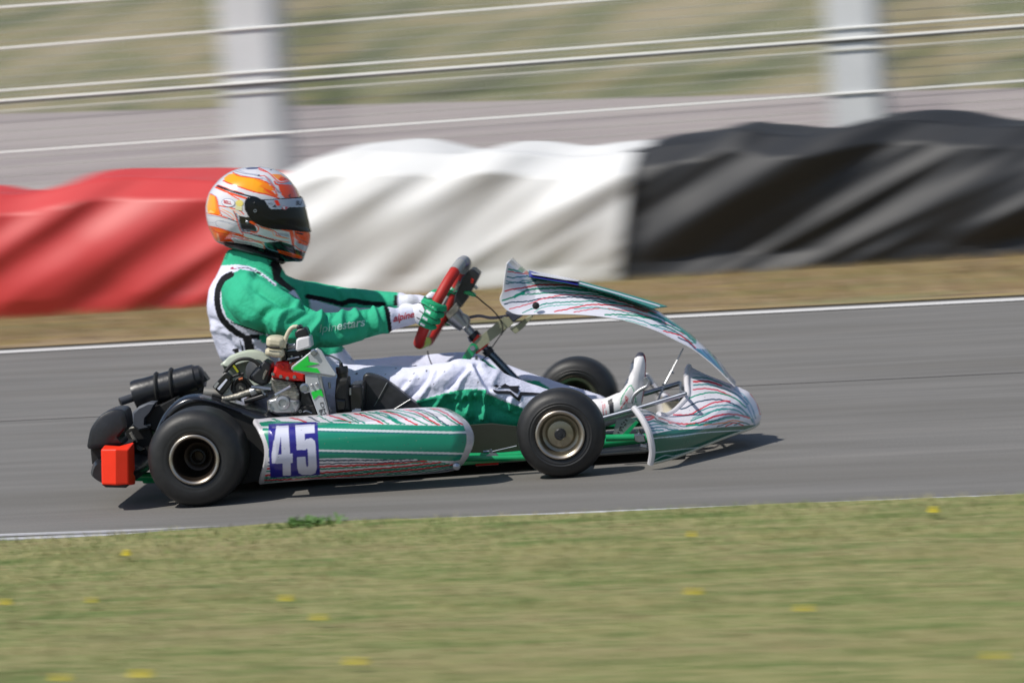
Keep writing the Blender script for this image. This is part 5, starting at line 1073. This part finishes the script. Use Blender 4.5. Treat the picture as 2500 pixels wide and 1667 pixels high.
lay = [
 pl([(500, 290), (560, 240), (640, 225), (760, 270), (900, 290), (1060, 350), (1120, 400), (1150, 450), (1100, 440), (1180, 500), (1200, 540), (1050, 490), (900, 460), (700, 400), (560, 350), (520, 320)], HY),
 pl([(880, 300), (1060, 350), (1120, 400), (1150, 450), (1100, 445), (1180, 500), (1205, 545), (1040, 490), (1000, 450), (1020, 420), (950, 400), (1000, 360)], 'ff8a12'), pl([(1000, 410), (1130, 460), (1195, 540), (1080, 480)], HO),
 ln([(500, 320), (560, 350), (700, 400), (900, 465), (1050, 495), (1205, 545)], HR, 12), ln([(620, 215), (700, 260), (900, 290), (1060, 345), (1130, 400), (1190, 510)], HR, 10),
 pl([(1110, 235), (1230, 240), (1310, 290), (1340, 318), (1230, 328), (1180, 300)], 'ff9a3c'), pl([(1230, 268), (1330, 300), (1340, 318), (1230, 328), (1195, 305)], HO),
 pl([(1140, 325), (1210, 345), (1370, 318), (1400, 370), (1230, 365), (1170, 350)], HG), ln([(960, 160), (1060, 210), (1130, 270), (1180, 320), (1240, 345), (1350, 322)], HR, 9), ln([(1150, 330), (1190, 370), (1400, 385)], HR, 14),
 pl([(1200, 385), (1410, 395), (1470, 520), (1475, 560), (1290, 555), (1240, 500), (1215, 440)], HO), pl([(1340, 500), (1370, 545), (1330, 520)], HK),
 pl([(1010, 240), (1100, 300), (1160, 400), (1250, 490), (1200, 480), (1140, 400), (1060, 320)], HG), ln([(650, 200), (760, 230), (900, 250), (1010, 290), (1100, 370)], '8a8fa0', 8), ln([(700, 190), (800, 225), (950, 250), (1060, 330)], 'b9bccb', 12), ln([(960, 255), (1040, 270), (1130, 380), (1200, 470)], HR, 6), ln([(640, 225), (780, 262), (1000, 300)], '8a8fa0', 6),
 pl([(780, 160), (850, 145), (950, 150), (930, 172), (800, 175)], '3a3a66'), ln([(950, 150), (960, 180), (1050, 210)], HR, 8),
 pl([(405, 385), (440, 372), (600, 440), (760, 490), (880, 520), (830, 530), (700, 495), (560, 455), (420, 405)], HK), ln([(420, 372), (600, 435), (760, 485)], HR, 5), ln([(430, 408), (560, 462), (700, 505), (820, 545)], '55565e', 6),
 ln([(400, 405), (520, 455), (640, 500), (800, 550)], HO, 16), ln([(560, 480), (660, 540), (700, 560)], HO, 9),
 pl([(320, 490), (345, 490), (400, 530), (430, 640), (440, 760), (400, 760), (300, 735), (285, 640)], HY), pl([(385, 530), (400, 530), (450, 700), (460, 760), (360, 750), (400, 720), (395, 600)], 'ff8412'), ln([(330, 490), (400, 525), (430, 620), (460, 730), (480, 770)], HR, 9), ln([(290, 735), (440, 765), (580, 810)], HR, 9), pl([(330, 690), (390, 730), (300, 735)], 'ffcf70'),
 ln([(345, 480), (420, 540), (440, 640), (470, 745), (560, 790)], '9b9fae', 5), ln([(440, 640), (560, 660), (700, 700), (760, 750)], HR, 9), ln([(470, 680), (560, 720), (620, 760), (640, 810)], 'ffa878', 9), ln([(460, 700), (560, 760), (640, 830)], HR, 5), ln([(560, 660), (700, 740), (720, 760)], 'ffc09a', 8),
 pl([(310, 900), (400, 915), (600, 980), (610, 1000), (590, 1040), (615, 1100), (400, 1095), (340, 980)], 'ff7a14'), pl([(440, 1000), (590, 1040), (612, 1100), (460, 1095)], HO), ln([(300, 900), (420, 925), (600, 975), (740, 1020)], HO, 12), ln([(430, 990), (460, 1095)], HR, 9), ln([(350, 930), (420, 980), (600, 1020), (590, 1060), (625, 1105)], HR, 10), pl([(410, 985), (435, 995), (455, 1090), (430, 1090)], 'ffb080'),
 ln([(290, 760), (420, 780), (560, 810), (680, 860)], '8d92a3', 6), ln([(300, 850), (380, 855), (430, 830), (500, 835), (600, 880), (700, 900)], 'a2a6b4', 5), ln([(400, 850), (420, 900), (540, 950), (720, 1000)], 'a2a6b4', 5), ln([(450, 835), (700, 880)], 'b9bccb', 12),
 ln([(640, 720), (680, 850), (720, 960), (750, 1000), (750, 1050)], HR, 9), ln([(620, 700), (640, 740), (700, 860), (740, 980)], HK, 6), ln([(560, 800), (680, 850)], '55565e', 9), ln([(560, 985), (760, 1040), (900, 1080), (1020, 1110)], HO, 10),
 pl([(700, 770), (830, 790), (900, 850), (1160, 930), (1340, 960), (1340, 935), (1150, 930), (1000, 900), (880, 860), (920, 930), (925, 965), (820, 965), (740, 940), (700, 850)], HK), ln([(660, 740), (700, 850), (750, 970), (860, 1000)], '7d8698', 14), ln([(700, 770), (730, 900), (770, 960), (930, 970)], '20242c', 12),
 ln([(830, 845), (930, 900), (945, 945), (920, 980), (850, 970)], HO, 11), ln([(840, 845), (1000, 885), (1180, 925), (1340, 965)], HO, 14), ln([(840, 1000), (950, 1030), (1100, 1070), (1160, 1090)], '4a4454', 12), ln([(740, 980), (900, 1000), (1100, 1060), (1340, 1110)], HR, 6),
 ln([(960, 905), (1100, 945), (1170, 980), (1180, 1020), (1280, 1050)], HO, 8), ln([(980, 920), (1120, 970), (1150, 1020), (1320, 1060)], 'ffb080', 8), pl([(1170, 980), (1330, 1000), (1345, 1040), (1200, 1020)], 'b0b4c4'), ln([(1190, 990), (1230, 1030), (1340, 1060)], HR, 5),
 pl([(1330, 930), (1380, 940), (1405, 1020), (1400, 1190), (1385, 1190), (1350, 1020)], HO), ln([(1340, 940), (1370, 1060), (1395, 1200)], HR, 6), pl([(1400, 950), (1560, 965), (1610, 990), (1600, 1130), (1560, 1145), (1470, 1110), (1410, 1050)], HO), pl([(1410, 975), (1520, 990), (1515, 1015), (1420, 990)], '3a2020'), ln([(1410, 1010), (1480, 1070), (1600, 1130)], 'a8321c', 8),
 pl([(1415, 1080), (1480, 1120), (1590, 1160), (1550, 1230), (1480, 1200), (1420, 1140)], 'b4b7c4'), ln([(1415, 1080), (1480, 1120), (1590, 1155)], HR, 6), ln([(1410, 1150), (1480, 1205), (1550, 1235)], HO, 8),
 pl([(1020, 1110), (1160, 1100), (1220, 1090), (1400, 1150), (1410, 1190), (1540, 1240), (1500, 1345), (1280, 1365), (1140, 1290), (1030, 1190)], HK), ln([(1030, 1110), (1060, 1180), (1200, 1230)], '5d7d92', 14), pl([(1190, 1200), (1250, 1215), (1400, 1250), (1520, 1290), (1500, 1318), (1390, 1300), (1210, 1240)], HO), pl([(1225, 1215), (1380, 1262), (1380, 1285), (1230, 1238)], 'c8481c'),
 ln([(610, 1030), (760, 1070), (960, 1110), (1010, 1140), (1020, 1190)], HO, 9), ln([(640, 1040), (800, 1060), (1000, 1110)], '50525c', 5), ln([(620, 1050), (700, 1100), (900, 1130), (1010, 1170)], '9b9fae', 7), ln([(700, 1060), (760, 1090), (860, 1140)], 'b4b8c6', 6),
 pl([(395, 1098), (620, 1112), (850, 1142), (1020, 1190), (1200, 1240), (1290, 1370), (1000, 1300), (500, 1200)], HK),
]
for x, y, r in ((950, 252, 13), (1105, 182, 12), (1285, 300, 11), (1350, 500, 9), (840, 545, 9)): lay.append(pl([(x + r * math.cos(q), y + r * .8 * math.sin(q)) for q in np.linspace(0, 6.28, 9)[:-1]], HK))
paint(helmet, HW, lay)
bvhh = bvh_of([helmet])
def oval(cx, cy, rx, ry, a=0, n=30): return [(cx + rx * math.cos(t) * math.cos(a) - ry * math.sin(t) * math.sin(a), cy + rx * math.cos(t) * math.sin(a) + ry * math.sin(t) * math.cos(a)) for t in np.linspace(0, 2 * math.pi, n + 1)[:-1]]
decal([mp(A, oval(562, 603, 88, 55, .15))], bvhh, mat('badge_ring', '8f97b4', .4), 'badge_ring', helmet, .0010)
decal([mp(A, oval(562, 603, 80, 48, .15))], bvhh, mat('badge_white', 'ecebf2', .4), 'badge', helmet, .0018)
text_decal('BELL', A(500, 608), np.array((50, 8)) * .1913, np.array((-3, -58)) * .1913, bvhh, M_redtxt, 'badge_lettering', helmet, .0026, .03)
decal([mp(A, oval(703, 608, 50, 42, .1)), ], bvhh, mat('pale_yellow_sticker', 'f0dc78', .4), 'round_sticker', helmet, .0012); decal([mp(A, [(655, 640), (740, 650), (735, 705), (650, 690)])], bvhh, mat('sticker_lower', 'e8e4b4', .4), 'round_sticker', helmet, .0012)
# visor: smoked shell standing 4 mm proud of the helmet
def shell(poly, m, name, off, parent, thick=.002, sm=0):
    c = getco(hme); n_ = getno(hme); mc = c.copy(); mc[:, 1] = -np.abs(mc[:, 1]); pp = proj(mc); inn = inpoly(pp, poly)
    keep = [p for p in hme.polygons if all(inn[i] for i in p.vertices)]; idx = sorted({i for p in keep for i in p.vertices}); mapi = {a: b for b, a in enumerate(idx)}
    c2 = c + n_ * off; me = mesh_from([tuple(c2[i]) for i in idx], [tuple(mapi[i] for i in p.vertices) for p in keep], name); o = link(name, me, m, parent); s = o.modifiers.new('s', 'SOLIDIFY'); s.thickness = thick; s.offset = -1; return o
vis_ = shell(spl(mp(A, [(765, 600), (795, 545), (860, 515), (940, 535), (1010, 560), (1300, 545), (1600, 540), (1700, 700), (1700, 960), (1520, 975), (1330, 948), (1150, 940), (1000, 905), (900, 852), (830, 790), (770, 690)]), 120), M_visor, 'visor', .0045, helmet)
strip = shell(mp(A, [(1012, 572), (1200, 562), (1700, 545), (1700, 668), (1330, 668), (1290, 692), (1100, 688), (1080, 670)]), mat('visor_strip', 'a9b2c6', .35, coat=.4), 'sun_strip', .0062, vis_, .001)
bvs = bvh_of([strip, vis_])
decal([mp(A, [(1145, 572), (1195, 570), (1225, 635), (1180, 640)])], bvs, M_orange, 'strip_mark', strip, .001); decal([mp(A, [(1120, 660), (1160, 625), (1175, 655)])], bvs, M_blacktxt, 'strip_mark', strip, .001); decal([mp(A, [(1265, 640), (1325, 660), (1290, 695), (1240, 680)])], bvs, mat('pink_mark', 'd85a6a', .5), 'strip_mark', strip, .001); decal([mp(A, [(1255, 650), (1285, 648), (1285, 685), (1260, 690)])], bvs, M_plate, 'strip_mark', strip, .0018)
text_decal('WO', A(1062, 622), np.array((34, 2)) * .1913, np.array((0, -26)) * .1913, bvs, M_blacktxt, 'strip_lettering', strip, .001)
text_decal('SU', A(1425, 628), np.array((62, 2)) * .1913, np.array((6, -72)) * .1913, bvs, M_blacktxt, 'strip_lettering', strip, .001, .03)
for x, y, r, mt_ in ((805, 848, 24, M_steel), (835, 540, 9, M_steel), (895, 605, 16, M_black), (905, 705, 22, M_steel)):
    h = bvh_of([vis_]).ray_cast(Vector(CAM), Vector(ray(*A(x, y))).normalized()) if y != 848 else bvhh.ray_cast(Vector(CAM), Vector(ray(*A(x, y))).normalized())
    if h[0] is None: h = bvhh.ray_cast(Vector(CAM), Vector(ray(*A(x, y))).normalized())
    r_ = r * .1913 * .00118
    if h[0] is not None:
        prof = [(0, r_), (.003, r_ * .9), (.0045, r_ * .5), (.005, .0001)] if r != 22 else [(.001, r_), (.003, r_), (.003, r_ * .6), (.001, r_ * .55)]
        MB().lathe(prof, h[0], (0, -1, .05), 20).build('pivot', mt_, vis_)
MB().slab(mp(A, [(1190, 1330), (1280, 1350), (1270, 1380), (1240, 1390), (1180, 1350)]), -.03, .03, .003).build('chin_strap', M_blacksat, helmet)
# neck roll under the helmet
v, f = chain([Q(A, 560, 1110, 0), Q(A, 820, 1180, 0), Q(A, 1180, 1300, 0)], [(.012, .075), (.018, .085), (.016, .055)]); MB().add(v, f).build('helmet_lining', M_blacksat, helmet)

# ---- gloves
def glove(sgn, centre_a, name_par):
    """hand closed round the rim; sgn -1 near the camera"""
    a0 = centre_a * -sgn
    P0 = wpt(a0); tang = (wpt(a0 + .05) - wpt(a0 - .05)).normalized()
    if tang.dot(wu) < 0: tang = -tang                       # up along the rim
    out = (P0 - wc).normalized(); back = -wn if (wn.x > 0) else wn   # towards the driver
    g = MB()
    W0 = Vector(Q(B, 2080, 640, -.15)) if sgn < 0 else Vector(Q(B, 2120, 560, .14))
    kn = P0 + back * .002 + out * .030
    g.add(*chain([tuple(W0 - (kn - W0).normalized() * .03), tuple(W0), tuple(W0.lerp(kn, .45)), tuple(W0.lerp(kn, .85)), tuple(kn + (kn - W0).normalized() * .006)], [(.026, .026), (.025, .027), (.034, .026), (.036, .020), (.031, .016)]))
    for k, (o_, ln_, r) in enumerate(((.033, 1.0, .0098), (.011, 1.06, .0102), (-.011, 1.0, .0098), (-.032, .86, .0088))):
        b0 = P0 + tang * o_; R1 = .0165 + r * 1.3
        pts = [tuple(b0 * .45 + (W0.lerp(kn, .75) + tang * o_ * .8) * .55)]
        for q in range(6):
            th = math.radians(5 + 200 * ln_ * q / 5)   # start on the driver's side, over the outside, curl in behind
            pts.append(tuple(b0 + back * (math.cos(th) * R1) + out * (math.sin(th) * R1)))
        g.add(*chain(pts, [r * 1.3, r * 1.28, r * 1.25, r * 1.2, r * 1.12, r * 1.02, r * .85], 12))
    th_ = [tuple(W0.lerp(kn, .35) + tang * .022 - out * .008), tuple(P0 + back * .024 + tang * .040 - out * .012), tuple(P0 + back * .016 + tang * .058 - out * .022), tuple(P0 - back * .004 + tang * .060 - out * .028)]
    g.add(*chain(th_, [.016, .0135, .012, .009], 12))
    me = remesh((g.v, g.f), .0022, 3, 'glove'); o = link('glove', me, M_glove, name_par)
    c = getco(me); rel = c - np.array(P0); tt = rel @ np.array(tang); fw = rel @ np.array(-back)
    return o, tt, fw
g1 = glove(-1, math.radians(97), person); g2 = glove(1, math.radians(97), person)
gl = [('p', mp(C_, [(320, 700), (380, 640), (520, 560), (700, 540), (860, 560), (900, 900), (760, 1000), (640, 960), (520, 900), (420, 770), (400, 700)]), '1fa070'),
      ('p', mp(C_, [(460, 620), (540, 585), (600, 600), (560, 670), (480, 660)]), 'e2e4ee'), ('p', mp(C_, [(640, 600), (700, 590), (720, 630), (650, 640)]), 'e2e4ee'), ('p', mp(C_, [(560, 780), (640, 800), (560, 900), (510, 850)]), 'e2e4ee'), ('p', mp(C_, [(420, 760), (480, 860), (520, 800), (600, 790), (700, 900), (600, 960), (480, 980), (360, 900)]), 'e2e4ee'),
      ('p', mp(C_, [(540, 900), (660, 850), (720, 900), (640, 950), (560, 960)]), '1fa070'), ('p', mp(C_, [(640, 645), (700, 640), (800, 670), (800, 695), (720, 680)]), SB), ('p', mp(C_, [(640, 740), (760, 790), (760, 810), (650, 770)]), SB)]
for pts in ([(320, 700), (430, 645), (480, 670), (560, 680), (620, 700)], [(320, 705), (420, 740), (480, 860), (530, 790), (620, 800), (720, 890)], [(620, 690), (580, 720), (640, 790), (720, 870)]): gl.append(('l', np.array(mp(C_, pts)), 2.6, SB))
for g_, tt, fw in (g1, g2):
    col = paint(g_, 'e2e4ee', gl); fg = (fw > -.016) & (np.abs(tt) < .055); col[fg, :3] = lin('1c9a6a')
    for q in (.022, 0.0, -.0215): col[(fw > -.03) & (np.abs(tt - q) < .0016), :3] = lin('0b2a22')  # shade in the gaps between fingers, put into the colour as dark lines
    col[(fw > -.012) & (fw < .004) & (tt < .03) & (tt > -.04) & (np.abs((tt * 90) % 2 - 1) < .35), :3] = lin('e2e4ee')
    put(g_.data, col)

# ---- boots
def boot(sgn, Yc, dx=0, dy=0):
    out = [(x + dx, y + dy) for x, y in [(735, 55), (765, 42), (800, 52), (826, 95), (834, 180), (828, 320), (815, 470), (790, 620), (760, 700), (640, 735), (520, 745), (455, 730), (455, 660), (470, 590), (540, 500), (600, 420), (640, 320), (690, 220), (700, 120)]]
    v, f = inflate(mp(E_, out), Yc, .043, 220, 44, 2.6, 2.0)
    g = MB().add(v, f); g.add(*chain([Q(E_, 560 + dx, 640 + dy, Yc), Q(E_, 400 + dx, 700 + dy, Yc), Q(E_, 250 + dx, 720 + dy, Yc)], [(.036, .036), (.035, .036), (.036, .038)], 24))
    me = remesh((g.v, g.f), .0028, 2, 'boot'); o = link('boot', me, M_boot, person)
    c = getco(me); pp = proj(c) - np.array((dx * .2126, dy * .2126)); col = np.ones((len(c), 4)); col[:, :3] = lin('e2e0e2')
    def rg(poly=None, line=None, wd=0, cc=''):
        m_ = inpoly(pp, poly) if poly is not None else pdist(pp, line) < wd / 2; col[m_, :3] = lin(cc)
    rg(mp(E_, [(690, 30), (840, 30), (835, 110), (800, 92), (740, 92), (700, 115)]), cc='3c3d4a'); rg(None, np.array(spl(mp(E_, [(815, 80), (834, 180), (828, 320), (815, 470), (790, 620)]), 40)), 4, 'a02838')
    rg(mp(E_, [(395, 600), (450, 570), (470, 760), (420, 760)]), cc='23242c'); rg(mp(E_, [(520, 480), (600, 380), (640, 330), (620, 400), (560, 480)]), cc='2c3a48')
    rg(None, np.array(spl(mp(E_, [(540, 650), (560, 560), (650, 430), (700, 500), (720, 620)]), 40)), 2.4, '1fa070'); rg(None, np.array(spl(mp(E_, [(545, 690), (600, 610), (625, 580), (600, 560), (640, 700)]), 40)), 2.4, 'cf3a48'); rg(None, np.array(spl(mp(E_, [(330, 620), (340, 720), (350, 780)]), 20)), 2, 'd0606e'); rg(None, np.array(spl(mp(E_, [(360, 640), (375, 760)]), 20)), 2, 'd0606e')
    put(me, col); return o
b1 = boot(-1, -.165); b2 = boot(1, .17, -40, 70)
